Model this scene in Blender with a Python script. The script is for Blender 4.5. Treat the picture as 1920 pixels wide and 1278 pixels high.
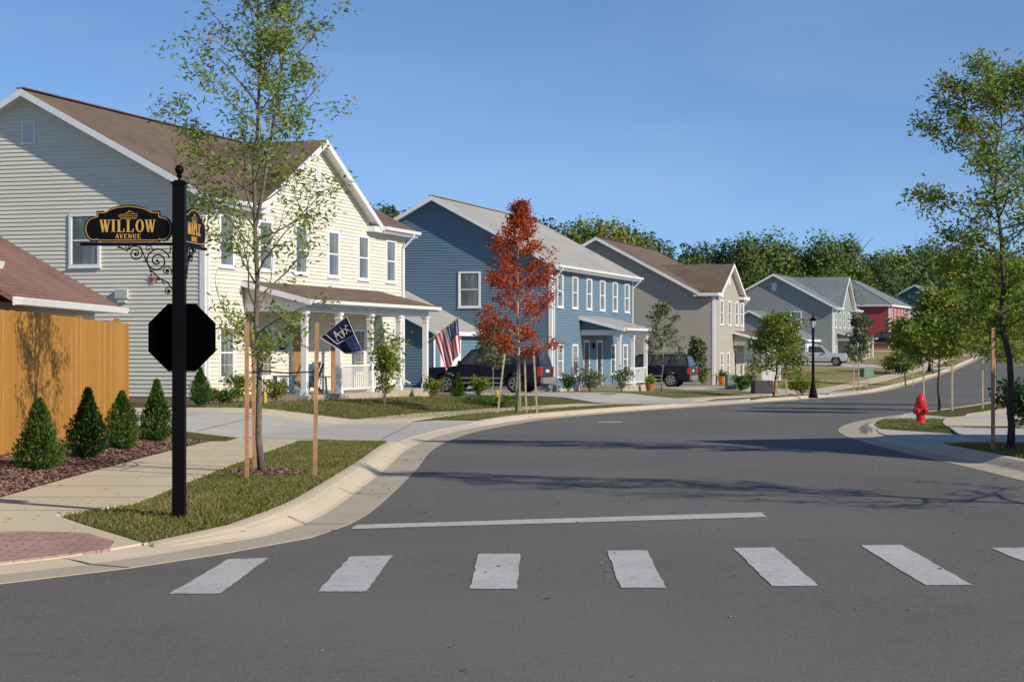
import bpy, bmesh, math, random
from mathutils import Vector, Matrix
from mathutils.geometry import delaunay_2d_cdt
from math import radians, sin, cos, pi, tan, atan2, sqrt

S = bpy.context.scene
for o in list(bpy.data.objects):
    bpy.data.objects.remove(o)
C = S.collection

# ------------------------------------------------------------------ camera
EYE = 1.65
cam_d = bpy.data.cameras.new('camera')
cam = bpy.data.objects.new('camera', cam_d); C.objects.link(cam)
cam_d.sensor_width = 36.0
cam_d.lens = 63.75
cam_d.clip_end = 5000
cam.location = (0, 0, EYE)
cam.rotation_euler = (radians(90 + 0.155), 0, 0)
S.camera = cam

# ------------------------------------------------------------------ sky and sun
SUN_EL = radians(30)
SUN_DIR = Vector((0.82, -0.57, 0)).normalized()
world = bpy.data.worlds.new('World'); S.world = world
world.use_nodes = True
wn = world.node_tree.nodes; wl = world.node_tree.links
bg = wn['Background']
sky = wn.new('ShaderNodeTexSky'); sky.sky_type = 'NISHITA'
sky.sun_disc = False
sky.sun_elevation = SUN_EL
sky.sun_rotation = atan2(SUN_DIR.x, SUN_DIR.y)
sky.altitude = 3000; sky.air_density = 1.0; sky.dust_density = 0.0; sky.ozone_density = 4.0
wtc = wn.new('ShaderNodeTexCoord')
wmp = wn.new('ShaderNodeVectorMath'); wmp.operation = 'ADD'; wmp.inputs[1].default_value = (0, 0, 0.055)
wl.new(wtc.outputs['Generated'], wmp.inputs[0]); wl.new(wmp.outputs[0], sky.inputs['Vector'])
hs = wn.new('ShaderNodeHueSaturation'); hs.inputs['Saturation'].default_value = 1.03
wl.new(sky.outputs[0], hs.inputs['Color'])
# faint wisps of high cloud
cmp_ = wn.new('ShaderNodeMapping'); cmp_.inputs['Scale'].default_value = (1.2, 1.2, 7.0); cmp_.inputs['Rotation'].default_value = (0, radians(8), 0)
wl.new(wtc.outputs['Generated'], cmp_.inputs[0])
cno = wn.new('ShaderNodeTexNoise'); cno.inputs['Scale'].default_value = 2.2; cno.inputs['Detail'].default_value = 7; cno.inputs['Distortion'].default_value = 0.6
wl.new(cmp_.outputs[0], cno.inputs['Vector'])
crp = wn.new('ShaderNodeValToRGB'); crp.color_ramp.elements[0].position = 0.42; crp.color_ramp.elements[1].position = 0.80
crp.color_ramp.elements[0].color = (0, 0, 0, 1); crp.color_ramp.elements[1].color = (0.13, 0.13, 0.13, 1)
wl.new(cno.outputs['Fac'], crp.inputs[0])
cmx = wn.new('ShaderNodeMix'); cmx.data_type = 'RGBA'
wl.new(crp.outputs[0], cmx.inputs[0]); wl.new(hs.outputs[0], cmx.inputs[6]); cmx.inputs[7].default_value = (5.6, 6.4, 7.4, 1)
wl.new(cmx.outputs[2], bg.inputs['Color'])
bg.inputs['Strength'].default_value = 0.102
sun_d = bpy.data.lights.new('sun', 'SUN'); sun_d.energy = 3.7; sun_d.angle = radians(0.5)
sun_d.color = (1.0, 0.91, 0.76)
sun = bpy.data.objects.new('sun', sun_d); C.objects.link(sun)
to_sun = Vector((SUN_DIR.x*cos(SUN_EL), SUN_DIR.y*cos(SUN_EL), sin(SUN_EL)))
sun.rotation_euler = to_sun.to_track_quat('Z', 'Y').to_euler()
S.view_settings.view_transform = 'Standard'
S.view_settings.look = 'None'
S.view_settings.exposure = 0.42
S.view_settings.gamma = 1.0
S.cycles.max_bounces = 6
S.cycles.transparent_max_bounces = 8

R = random.Random(7)

# ------------------------------------------------------------------ materials
def _m(name):
    m = bpy.data.materials.new(name); m.use_nodes = True
    nt = m.node_tree; b = nt.nodes['Principled BSDF']
    return m, nt, nt.nodes, nt.links, b

def sp(b, v):
    b.inputs['Specular IOR Level'].default_value = v

def plain(name, col, rough=0.6, metal=0.0, spec=0.3, var=0.0, scale=3.0, bump=0.0, bscale=40.0, coat=0.0):
    m, nt, n, l, b = _m(name)
    b.inputs['Base Color'].default_value = (*col, 1)
    b.inputs['Roughness'].default_value = rough
    b.inputs['Metallic'].default_value = metal
    sp(b, spec)
    if coat:
        b.inputs['Coat Weight'].default_value = coat
        b.inputs['Coat Roughness'].default_value = 0.05
    tc = n.new('ShaderNodeTexCoord')
    if var > 0:
        no = n.new('ShaderNodeTexNoise'); no.inputs['Scale'].default_value = scale
        no.inputs['Detail'].default_value = 6
        l.new(tc.outputs['Object'], no.inputs['Vector'])
        r = n.new('ShaderNodeValToRGB')
        r.color_ramp.elements[0].position = 0.3; r.color_ramp.elements[1].position = 0.7
        r.color_ramp.elements[0].color = tuple(c*(1-var) for c in col) + (1,)
        r.color_ramp.elements[1].color = tuple(min(1, c*(1+var)) for c in col) + (1,)
        l.new(no.outputs['Fac'], r.inputs[0]); l.new(r.outputs[0], b.inputs['Base Color'])
    if bump > 0:
        n2 = n.new('ShaderNodeTexNoise'); n2.inputs['Scale'].default_value = bscale
        n2.inputs['Detail'].default_value = 4
        l.new(tc.outputs['Object'], n2.inputs['Vector'])
        bp = n.new('ShaderNodeBump'); bp.inputs['Strength'].default_value = bump
        bp.inputs['Distance'].default_value = 0.02
        l.new(n2.outputs['Fac'], bp.inputs['Height']); l.new(bp.outputs[0], b.inputs['Normal'])
    return m

def mixrgb(n, l, fac, a, b_):
    mx = n.new('ShaderNodeMix'); mx.data_type = 'RGBA'
    for sock, v in ((mx.inputs[0], fac), (mx.inputs[6], a), (mx.inputs[7], b_)):
        if isinstance(v, (tuple, list)): sock.default_value = (*v, 1) if len(v) == 3 else v
        elif isinstance(v, (int, float)): sock.default_value = v
        else: l.new(v, sock)
    return mx.outputs[2]

def noise(n, l, vec, scale, detail=5, rough=0.5):
    no = n.new('ShaderNodeTexNoise'); no.inputs['Scale'].default_value = scale
    no.inputs['Detail'].default_value = detail; no.inputs['Roughness'].default_value = rough
    l.new(vec, no.inputs['Vector']); return no.outputs['Fac']

def ramp(n, l, fac, p0, p1, c0=(0, 0, 0), c1=(1, 1, 1)):
    if p0 > p1: p0, p1, c0, c1 = p1, p0, c1, c0
    r = n.new('ShaderNodeValToRGB'); e = r.color_ramp.elements
    e[0].position = p0; e[1].position = p1; e[0].color = (*c0, 1); e[1].color = (*c1, 1)
    l.new(fac, r.inputs[0]); return r.outputs[0]

def asphalt_mat():
    m, nt, n, l, b = _m('asphalt')
    tc = n.new('ShaderNodeTexCoord').outputs['Object']
    big = noise(n, l, tc, 0.35, 6, 0.6)
    c = mixrgb(n, l, ramp(n, l, big, 0.3, 0.72), (0.118, 0.115, 0.106), (0.148, 0.144, 0.134))
    st = noise(n, l, tc, 2.3, 8, 0.75)
    c = mixrgb(n, l, ramp(n, l, st, 0.52, 0.75), c, (0.102, 0.100, 0.094))
    fine = noise(n, l, tc, 38, 5, 0.8)
    c = mixrgb(n, l, ramp(n, l, fine, 0.57, 0.70), c, (0.29, 0.28, 0.26))
    c = mixrgb(n, l, ramp(n, l, fine, 0.40, 0.30), c, (0.055, 0.055, 0.058))
    grain = noise(n, l, tc, 19, 5, 0.85)
    c = mixrgb(n, l, ramp(n, l, grain, 0.54, 0.70), c, (0.205, 0.20, 0.19))
    c = mixrgb(n, l, ramp(n, l, grain, 0.44, 0.32), c, (0.088, 0.087, 0.084))
    # a few light chips and pebbles
    vo = n.new('ShaderNodeTexVoronoi'); vo.inputs['Scale'].default_value = 1.7
    l.new(tc, vo.inputs['Vector'])
    c = mixrgb(n, l, ramp(n, l, vo.outputs['Distance'], 0.028, 0.018), c, (0.30, 0.28, 0.25))
    # wheel paths worn paler, and old oil marks
    lane = noise(n, l, tc, 0.16, 3, 0.5)
    c = mixrgb(n, l, ramp(n, l, lane, 0.42, 0.62), c, mixrgb(n, l, 0.5, c, (0.175, 0.172, 0.165)))
    oil = noise(n, l, tc, 0.9, 7, 0.8)
    c = mixrgb(n, l, ramp(n, l, oil, 0.66, 0.76), c, (0.085, 0.084, 0.082))
    l.new(c, b.inputs['Base Color'])
    b.inputs['Roughness'].default_value = 0.88; sp(b, 0.25)
    bp = n.new('ShaderNodeBump'); bp.inputs['Strength'].default_value = 0.5; bp.inputs['Distance'].default_value = 0.012
    l.new(noise(n, l, tc, 90, 3, 0.6), bp.inputs['Height']); l.new(bp.outputs[0], b.inputs['Normal'])
    return m

def concrete_mat(name, ca, cb, stain=(0.25, 0.21, 0.17)):
    m, nt, n, l, b = _m(name)
    tc = n.new('ShaderNodeTexCoord').outputs['Object']
    c = mixrgb(n, l, ramp(n, l, noise(n, l, tc, 0.8, 6, 0.65), 0.3, 0.7), ca, cb)
    c = mixrgb(n, l, ramp(n, l, noise(n, l, tc, 3.7, 8, 0.75), 0.6, 0.78), c, stain)
    c = mixrgb(n, l, ramp(n, l, noise(n, l, tc, 70, 2, 0.5), 0.64, 0.74), c, tuple(x*0.6 for x in ca))
    l.new(c, b.inputs['Base Color']); b.inputs['Roughness'].default_value = 0.85; sp(b, 0.2)
    bp = n.new('ShaderNodeBump'); bp.inputs['Strength'].default_value = 0.25; bp.inputs['Distance'].default_value = 0.01
    l.new(noise(n, l, tc, 60, 3, 0.6), bp.inputs['Height']); l.new(bp.outputs[0], b.inputs['Normal'])
    return m

def lawn_mat():
    m, nt, n, l, b = _m('lawn')
    tc = n.new('ShaderNodeTexCoord').outputs['Object']
    c = mixrgb(n, l, ramp(n, l, noise(n, l, tc, 0.5, 6, 0.6), 0.35, 0.65), (0.085, 0.110, 0.026), (0.140, 0.130, 0.042))
    c = mixrgb(n, l, ramp(n, l, noise(n, l, tc, 5, 6, 0.7), 0.55, 0.75), c, (0.155, 0.130, 0.060))
    # lawns further along the street are drier
    se = n.new('ShaderNodeSeparateXYZ'); l.new(tc, se.inputs[0])
    dry = n.new('ShaderNodeMapRange'); dry.inputs[1].default_value = 62; dry.inputs[2].default_value = 105
    l.new(se.outputs['Y'], dry.inputs[0])
    big = noise(n, l, tc, 0.09, 5, 0.6)
    mu = n.new('ShaderNodeMath'); mu.operation = 'MULTIPLY'
    l.new(dry.outputs[0], mu.inputs[0]); l.new(ramp(n, l, big, 0.3, 0.55), mu.inputs[1])
    c = mixrgb(n, l, mu.outputs[0], c, (0.40, 0.33, 0.155))
    fine = noise(n, l, tc, 40, 4, 0.7)
    c = mixrgb(n, l, ramp(n, l, fine, 0.5, 0.35), c, (0.030, 0.045, 0.014))
    l.new(c, b.inputs['Base Color']); b.inputs['Roughness'].default_value = 0.95; sp(b, 0.1)
    bp = n.new('ShaderNodeBump'); bp.inputs['Strength'].default_value = 0.9; bp.inputs['Distance'].default_value = 0.05
    l.new(noise(n, l, tc, 28, 5, 0.7), bp.inputs['Height']); l.new(bp.outputs[0], b.inputs['Normal'])
    return m

def shingle_mat(name, ca, cb):
    m, nt, n, l, b = _m(name)
    tc = n.new('ShaderNodeTexCoord').outputs['Object']
    se = n.new('ShaderNodeSeparateXYZ'); l.new(tc, se.inputs[0])
    ad = n.new('ShaderNodeMath'); ad.operation = 'ADD'; l.new(se.outputs['X'], ad.inputs[0]); l.new(se.outputs['Y'], ad.inputs[1])
    mz = n.new('ShaderNodeMath'); mz.operation = 'MULTIPLY'; mz.inputs[1].default_value = 2.1; l.new(se.outputs['Z'], mz.inputs[0])
    cb_ = n.new('ShaderNodeCombineXYZ'); l.new(ad.outputs[0], cb_.inputs[0]); l.new(mz.outputs[0], cb_.inputs[1])
    br = n.new('ShaderNodeTexBrick'); br.inputs['Scale'].default_value = 1.0
    br.inputs['Brick Width'].default_value = 0.30; br.inputs['Row Height'].default_value = 0.14
    br.inputs['Mortar Size'].default_value = 0.012; br.inputs['Bias'].default_value = -0.1
    br.inputs['Color1'].default_value = (*ca, 1); br.inputs['Color2'].default_value = (*cb, 1)
    br.inputs['Mortar'].default_value = tuple(x*0.55 for x in ca) + (1,)
    l.new(cb_.outputs[0], br.inputs['Vector'])
    c = mixrgb(n, l, ramp(n, l, noise(n, l, tc, 0.7, 6, 0.6), 0.35, 0.7), br.outputs['Color'], cb)
    c2 = mixrgb(n, l, ramp(n, l, noise(n, l, tc, 30, 4, 0.7), 0.5, 0.75), c, tuple(min(1, x*1.35) for x in cb))
    l.new(c2, b.inputs['Base Color']); b.inputs['Roughness'].default_value = 0.95; sp(b, 0.15)
    bp = n.new('ShaderNodeBump'); bp.inputs['Strength'].default_value = 0.6; bp.inputs['Distance'].default_value = 0.01
    l.new(br.outputs['Fac'], bp.inputs['Height']); bp.invert = True
    l.new(bp.outputs[0], b.inputs['Normal'])
    return m

def siding_mat(name, col):
    m, nt, n, l, b = _m(name)
    tc = n.new('ShaderNodeTexCoord').outputs['Object']
    mp = n.new('ShaderNodeMapping'); mp.inputs['Scale'].default_value = (0.35, 0.35, 4.0); l.new(tc, mp.inputs[0])
    c = mixrgb(n, l, ramp(n, l, noise(n, l, mp.outputs[0], 1.5, 5, 0.6), 0.3, 0.7), tuple(x*0.93 for x in col), tuple(min(1, x*1.05) for x in col))
    l.new(c, b.inputs['Base Color']); b.inputs['Roughness'].default_value = 0.55; sp(b, 0.25)
    return m

def glass_mat(name, col, curtain):
    m, nt, n, l, b = _m(name)
    tc = n.new('ShaderNodeTexCoord').outputs['Object']
    mp = n.new('ShaderNodeMapping'); mp.inputs['Scale'].default_value = (1, 1, 0.15); l.new(tc, mp.inputs[0])
    c = mixrgb(n, l, ramp(n, l, noise(n, l, mp.outputs[0], 3.0, 3, 0.5), 0.42, 0.62), col, curtain)
    l.new(c, b.inputs['Base Color']); b.inputs['Roughness'].default_value = 0.06; sp(b, 0.5)
    bp = n.new('ShaderNodeBump'); bp.inputs['Strength'].default_value = 0.15; bp.inputs['Distance'].default_value = 0.02
    l.new(noise(n, l, tc, 1.3, 2, 0.5), bp.inputs['Height']); l.new(bp.outputs[0], b.inputs['Normal'])
    return m

def leaf_mat(name, cols, transl=0.42):
    """cols: list of colours spread over single leaves and over clumps"""
    m, nt, n, l, b = _m(name)
    out = n['Material Output']
    geo = n.new('ShaderNodeNewGeometry')
    tc = n.new('ShaderNodeTexCoord').outputs['Object']
    r = n.new('ShaderNodeValToRGB'); e = r.color_ramp.elements
    r.color_ramp.interpolation = 'LINEAR'
    k = len(cols)
    e[0].position = 0; e[0].color = (*cols[0], 1); e[1].position = 1; e[1].color = (*cols[-1], 1)
    for i in range(1, k-1):
        x = e.new(i/(k-1)); x.color = (*cols[i], 1)
    mixv = n.new('ShaderNodeMath'); mixv.operation = 'MULTIPLY_ADD'
    nz = noise(n, l, tc, 1.1, 4, 0.6)
    mr = n.new('ShaderNodeMapRange'); mr.inputs[1].default_value = 0.3; mr.inputs[2].default_value = 0.7
    l.new(nz, mr.inputs[0])
    l.new(geo.outputs['Random Per Island'], mixv.inputs[0]); mixv.inputs[1].default_value = 0.5
    hf = n.new('ShaderNodeMath'); hf.operation = 'MULTIPLY'; hf.inputs[1].default_value = 0.5; l.new(mr.outputs[0], hf.inputs[0])
    l.new(hf.outputs[0], mixv.inputs[2])
    l.new(mixv.outputs[0], r.inputs[0])
    b.inputs['Roughness'].default_value = 0.55; sp(b, 0.25)
    l.new(r.outputs[0], b.inputs['Base Color'])
    tr = n.new('ShaderNodeBsdfTranslucent'); l.new(r.outputs[0], tr.inputs['Color'])
    ms = n.new('ShaderNodeMixShader'); ms.inputs[0].default_value = transl
    l.new(b.outputs[0], ms.inputs[1]); l.new(tr.outputs[0], ms.inputs[2]); l.new(ms.outputs[0], out.inputs['Surface'])
    return m

def wood_fence_mat():
    m, nt, n, l, b = _m('fence_wood')
    tc = n.new('ShaderNodeTexCoord').outputs['Object']
    mp = n.new('ShaderNodeMapping'); mp.inputs['Scale'].default_value = (6, 6, 0.7); l.new(tc, mp.inputs[0])
    geo = n.new('ShaderNodeNewGeometry')
    c = mixrgb(n, l, ramp(n, l, noise(n, l, mp.outputs[0], 6, 8, 0.75), 0.36, 0.64), (0.33, 0.15, 0.032), (0.55, 0.30, 0.075))
    kn = n.new('ShaderNodeTexVoronoi'); kn.inputs['Scale'].default_value = 3.1; l.new(tc, kn.inputs['Vector'])
    c = mixrgb(n, l, ramp(n, l, kn.outputs['Distance'], 0.07, 0.03), c, (0.17, 0.075, 0.02))
    c = mixrgb(n, l, ramp(n, l, geo.outputs['Random Per Island'], 0.0, 1.6), c, (0.36, 0.17, 0.035))
    l.new(c, b.inputs['Base Color']); b.inputs['Roughness'].default_value = 0.75; sp(b, 0.2)
    return m

def paint_mat(name='road_paint'):
    m, nt, n, l, b = _m(name)
    tc = n.new('ShaderNodeTexCoord').outputs['Object']
    w = noise(n, l, tc, 9, 8, 0.75)
    c = mixrgb(n, l, ramp(n, l, noise(n, l, tc, 1.2, 4, 0.6), 0.3, 0.7), (0.43, 0.43, 0.42), (0.52, 0.52, 0.51))
    c = mixrgb(n, l, ramp(n, l, w, 0.55, 0.66), c, (0.25, 0.25, 0.245))
    c = mixrgb(n, l, ramp(n, l, noise(n, l, tc, 48, 4, 0.7), 0.56, 0.66), c, (0.21, 0.21, 0.205))
    l.new(c, b.inputs['Base Color']); b.inputs['Roughness'].default_value = 0.8
    return m

def brick_mat():
    m, nt, n, l, b = _m('brick_paving')
    tc = n.new('ShaderNodeTexCoord').outputs['Object']
    br = n.new('ShaderNodeTexBrick'); br.inputs['Scale'].default_value = 1
    br.inputs['Brick Width'].default_value = 0.2; br.inputs['Row Height'].default_value = 0.1; br.inputs['Mortar Size'].default_value = 0.008
    br.inputs['Color1'].default_value = (0.34, 0.19, 0.165, 1); br.inputs['Color2'].default_value = (0.45, 0.28, 0.24, 1)
    br.inputs['Mortar'].default_value = (0.20, 0.14, 0.11, 1)
    l.new(tc, br.inputs['Vector'])
    c = mixrgb(n, l, ramp(n, l, noise(n, l, tc, 4, 6, 0.7), 0.5, 0.75), br.outputs['Color'], (0.40, 0.31, 0.25))
    l.new(c, b.inputs['Base Color']); b.inputs['Roughness'].default_value = 0.9
    return m

M = dict(
    asphalt=asphalt_mat(), paint=paint_mat(), brick=brick_mat(), lawn=lawn_mat(),
    walk=concrete_mat('sidewalk_concrete', (0.54, 0.465, 0.325), (0.62, 0.54, 0.39), (0.46, 0.38, 0.26)),
    kerb=concrete_mat('kerb_concrete', (0.53, 0.445, 0.325), (0.60, 0.515, 0.39), (0.44, 0.36, 0.27)),
    gutter=concrete_mat('gutter_concrete', (0.40, 0.355, 0.27), (0.47, 0.42, 0.325), (0.30, 0.26, 0.19)),
    drive=concrete_mat('driveway_concrete', (0.43, 0.41, 0.37), (0.51, 0.49, 0.44), (0.38, 0.35, 0.30)),
    mulch=plain('mulch_bed', (0.19, 0.11, 0.09), 0.95, var=0.45, scale=12, bump=1.0, bscale=30),
    chips=leaf_mat('mulch_chips', [(0.10, 0.055, 0.05), (0.21, 0.12, 0.105), (0.33, 0.21, 0.175), (0.45, 0.33, 0.28)], 0.0),
    dirt=plain('dark_mulch', (0.10, 0.075, 0.055), 0.95, var=0.4, scale=18, bump=1.0, bscale=40),
    blade=leaf_mat('grass_blades', [(0.08, 0.125, 0.024), (0.155, 0.185, 0.042), (0.25, 0.225, 0.078), (0.38, 0.32, 0.15)], 0.3),
    cream=siding_mat('cream_siding', (0.71, 0.675, 0.575)),
    blue=siding_mat('blue_siding', (0.135, 0.212, 0.28)),
    taupe=siding_mat('taupe_siding', (0.42, 0.385, 0.325)),
    greysd=siding_mat('grey_siding', (0.27, 0.29, 0.27)),
    redsd=siding_mat('red_siding', (0.40, 0.075, 0.08)),
    tealsd=siding_mat('teal_siding', (0.08, 0.15, 0.17)),
    whitesd=siding_mat('white_siding', (0.62, 0.61, 0.56)),
    trim=plain('white_trim', (0.80, 0.80, 0.80), 0.45, var=0.03),
    vinyl=plain('white_vinyl', (0.82, 0.82, 0.82), 0.35, var=0.03),
    brownroof=shingle_mat('brown_shingles', (0.115, 0.083, 0.062), (0.175, 0.130, 0.100)),
    redroof=shingle_mat('reddish_shingles', (0.175, 0.095, 0.075), (0.24, 0.14, 0.11)),
    greyroof=shingle_mat('grey_shingles', (0.30, 0.295, 0.28), (0.38, 0.37, 0.35)),
    slateroof=shingle_mat('slate_shingles', (0.145, 0.17, 0.185), (0.20, 0.225, 0.24)),
    glass=glass_mat('window_glass', (0.10, 0.115, 0.115), (0.26, 0.265, 0.25)),
    glassd=glass_mat('dark_glass', (0.025, 0.035, 0.04), (0.06, 0.07, 0.08)),
    door=plain('brown_door', (0.30, 0.17, 0.07), 0.5, var=0.2),
    navydoor=plain('dark_door', (0.05, 0.07, 0.09), 0.5),
    black=plain('black_metal', (0.003, 0.003, 0.004), 0.5, spec=0.12),
    signback=plain('matt_black_sign', (0.0015, 0.0015, 0.002), 0.9, spec=0.0),
    signface=plain('sign_face', (0.004, 0.004, 0.005), 0.5, spec=0.12),
    gold=plain('gold_lettering', (0.62, 0.36, 0.085), 0.5, var=0.1),
    fence=wood_fence_mat(),
    post=plain('stake_wood', (0.42, 0.235, 0.12), 0.8, var=0.25, scale=9),
    postg=plain('weathered_stake_wood', (0.40, 0.33, 0.24), 0.85, var=0.25, scale=9),
    wire=plain('tie_strap', (0.06, 0.05, 0.05), 0.7),
    bark=plain('bark', (0.155, 0.13, 0.105), 0.95, var=0.35, scale=25, bump=0.8, bscale=50),
    barkdark=plain('dark_bark', (0.07, 0.058, 0.05), 0.95, var=0.3, scale=25, bump=0.8, bscale=50),
    oak=leaf_mat('oak_leaves', [(0.09, 0.17, 0.028), (0.15, 0.25, 0.045), (0.23, 0.31, 0.06), (0.32, 0.33, 0.08), (0.34, 0.21, 0.09)]),
    oakd=leaf_mat('dull_oak_leaves', [(0.065, 0.13, 0.018), (0.12, 0.21, 0.03), (0.20, 0.28, 0.04), (0.32, 0.31, 0.05), (0.36, 0.20, 0.05)]),
    redleaf=leaf_mat('red_leaves', [(0.17, 0.022, 0.016), (0.38, 0.048, 0.020), (0.46, 0.08, 0.022), (0.50, 0.13, 0.03), (0.28, 0.15, 0.04)]),
    forest=leaf_mat('wood_leaves', [(0.04, 0.085, 0.02), (0.08, 0.135, 0.026), (0.14, 0.185, 0.034), (0.21, 0.225, 0.046)], 0.2),
    forestd=leaf_mat('dark_wood_leaves', [(0.026, 0.052, 0.018), (0.045, 0.08, 0.022), (0.07, 0.11, 0.026), (0.11, 0.13, 0.03)], 0.15),
    foresty=leaf_mat('yellowing_wood_leaves', [(0.08, 0.13, 0.022), (0.15, 0.20, 0.03), (0.24, 0.25, 0.04), (0.32, 0.25, 0.05)], 0.2),
    cedar=leaf_mat('arborvitae', [(0.022, 0.060, 0.010), (0.045, 0.105, 0.014), (0.085, 0.155, 0.020), (0.13, 0.155, 0.035)], 0.2),
    cedard=leaf_mat('dark_arborvitae', [(0.012, 0.040, 0.009), (0.024, 0.066, 0.012), (0.045, 0.095, 0.016)], 0.15),
    shrub=leaf_mat('garden_shrub_leaves', [(0.06, 0.12, 0.015), (0.13, 0.19, 0.02), (0.24, 0.26, 0.03), (0.20, 0.12, 0.04)], 0.3),
    palebush=leaf_mat('pale_leaves', [(0.10, 0.13, 0.06), (0.16, 0.19, 0.09), (0.24, 0.25, 0.13)], 0.3),
    hydrant=plain('red_paint', (0.55, 0.012, 0.014), 0.28, spec=0.5, coat=0.4, var=0.08),
    carblack=plain('black_car_paint', (0.010, 0.011, 0.022), 0.25, spec=0.4, coat=0.35),
    carblue=plain('near_black_car_paint', (0.008, 0.009, 0.016), 0.28, spec=0.35, coat=0.2),
    carsilver=plain('silver_car_paint', (0.60, 0.62, 0.68), 0.3, metal=0.25, spec=0.5, coat=0.6),
    tyre=plain('tyre_rubber', (0.012, 0.012, 0.013), 0.85),
    rim=plain('wheel_rim', (0.52, 0.52, 0.54), 0.3, metal=0.8),
    chrome=plain('bumper_trim', (0.42, 0.40, 0.37), 0.35, metal=0.6),
    plastic=plain('black_plastic', (0.016, 0.016, 0.018), 0.6),
    tail=plain('red_lens', (0.55, 0.01, 0.01), 0.2, spec=0.7),
    lens=plain('clear_lens', (0.75, 0.76, 0.78), 0.15, spec=0.7),
    lantern=plain('frosted_lantern_glass', (0.55, 0.60, 0.58), 0.25),
    chair=plain('blue_chair_paint', (0.11, 0.21, 0.29), 0.5, var=0.15),
    teal=plain('green_utility_paint', (0.12, 0.22, 0.16), 0.5, var=0.1),
    darkbox=plain('charcoal_box', (0.045, 0.048, 0.05), 0.6, var=0.1),
    terracotta=plain('terracotta', (0.38, 0.13, 0.06), 0.7),
    pumpkin=plain('pumpkin_skin', (0.62, 0.20, 0.03), 0.6),
    stone=plain('porch_slab', (0.42, 0.36, 0.28), 0.9, var=0.15),
    brickwall=plain('foundation_brick', (0.30, 0.19, 0.14), 0.9, var=0.2, scale=12),
    navy=plain('navy_cloth', (0.012, 0.018, 0.055), 0.85),
    navyl=plain('mid_blue_cloth', (0.10, 0.12, 0.34), 0.85),
    cloth=plain('white_cloth', (0.66, 0.66, 0.68), 0.85),
    redcloth=plain('red_cloth', (0.50, 0.025, 0.05), 0.85),
    bluecloth=plain('blue_cloth', (0.02, 0.03, 0.12), 0.85),
    pole=plain('flag_pole_wood', (0.45, 0.38, 0.25), 0.6),
    yellow=plain('yellow_plastic', (0.60, 0.42, 0.03), 0.5),
    greyplate=plain('grey_plate', (0.5, 0.5, 0.47), 0.6),
)

# ------------------------------------------------------------------ object helpers
def tag(o, label=None, cat=None, group=None, kind=None):
    if label: o['label'] = label
    if cat: o['category'] = cat
    if group: o['group'] = group
    if kind: o['kind'] = kind
    return o

def thing(name, label, cat, loc=(0, 0, 0), rz=0.0, group=None):
    o = bpy.data.objects.new(name, None); C.objects.link(o)
    o.empty_display_size = 0.2
    o.location = loc; o.rotation_euler = (0, 0, rz)
    return tag(o, label, cat, group)

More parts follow.
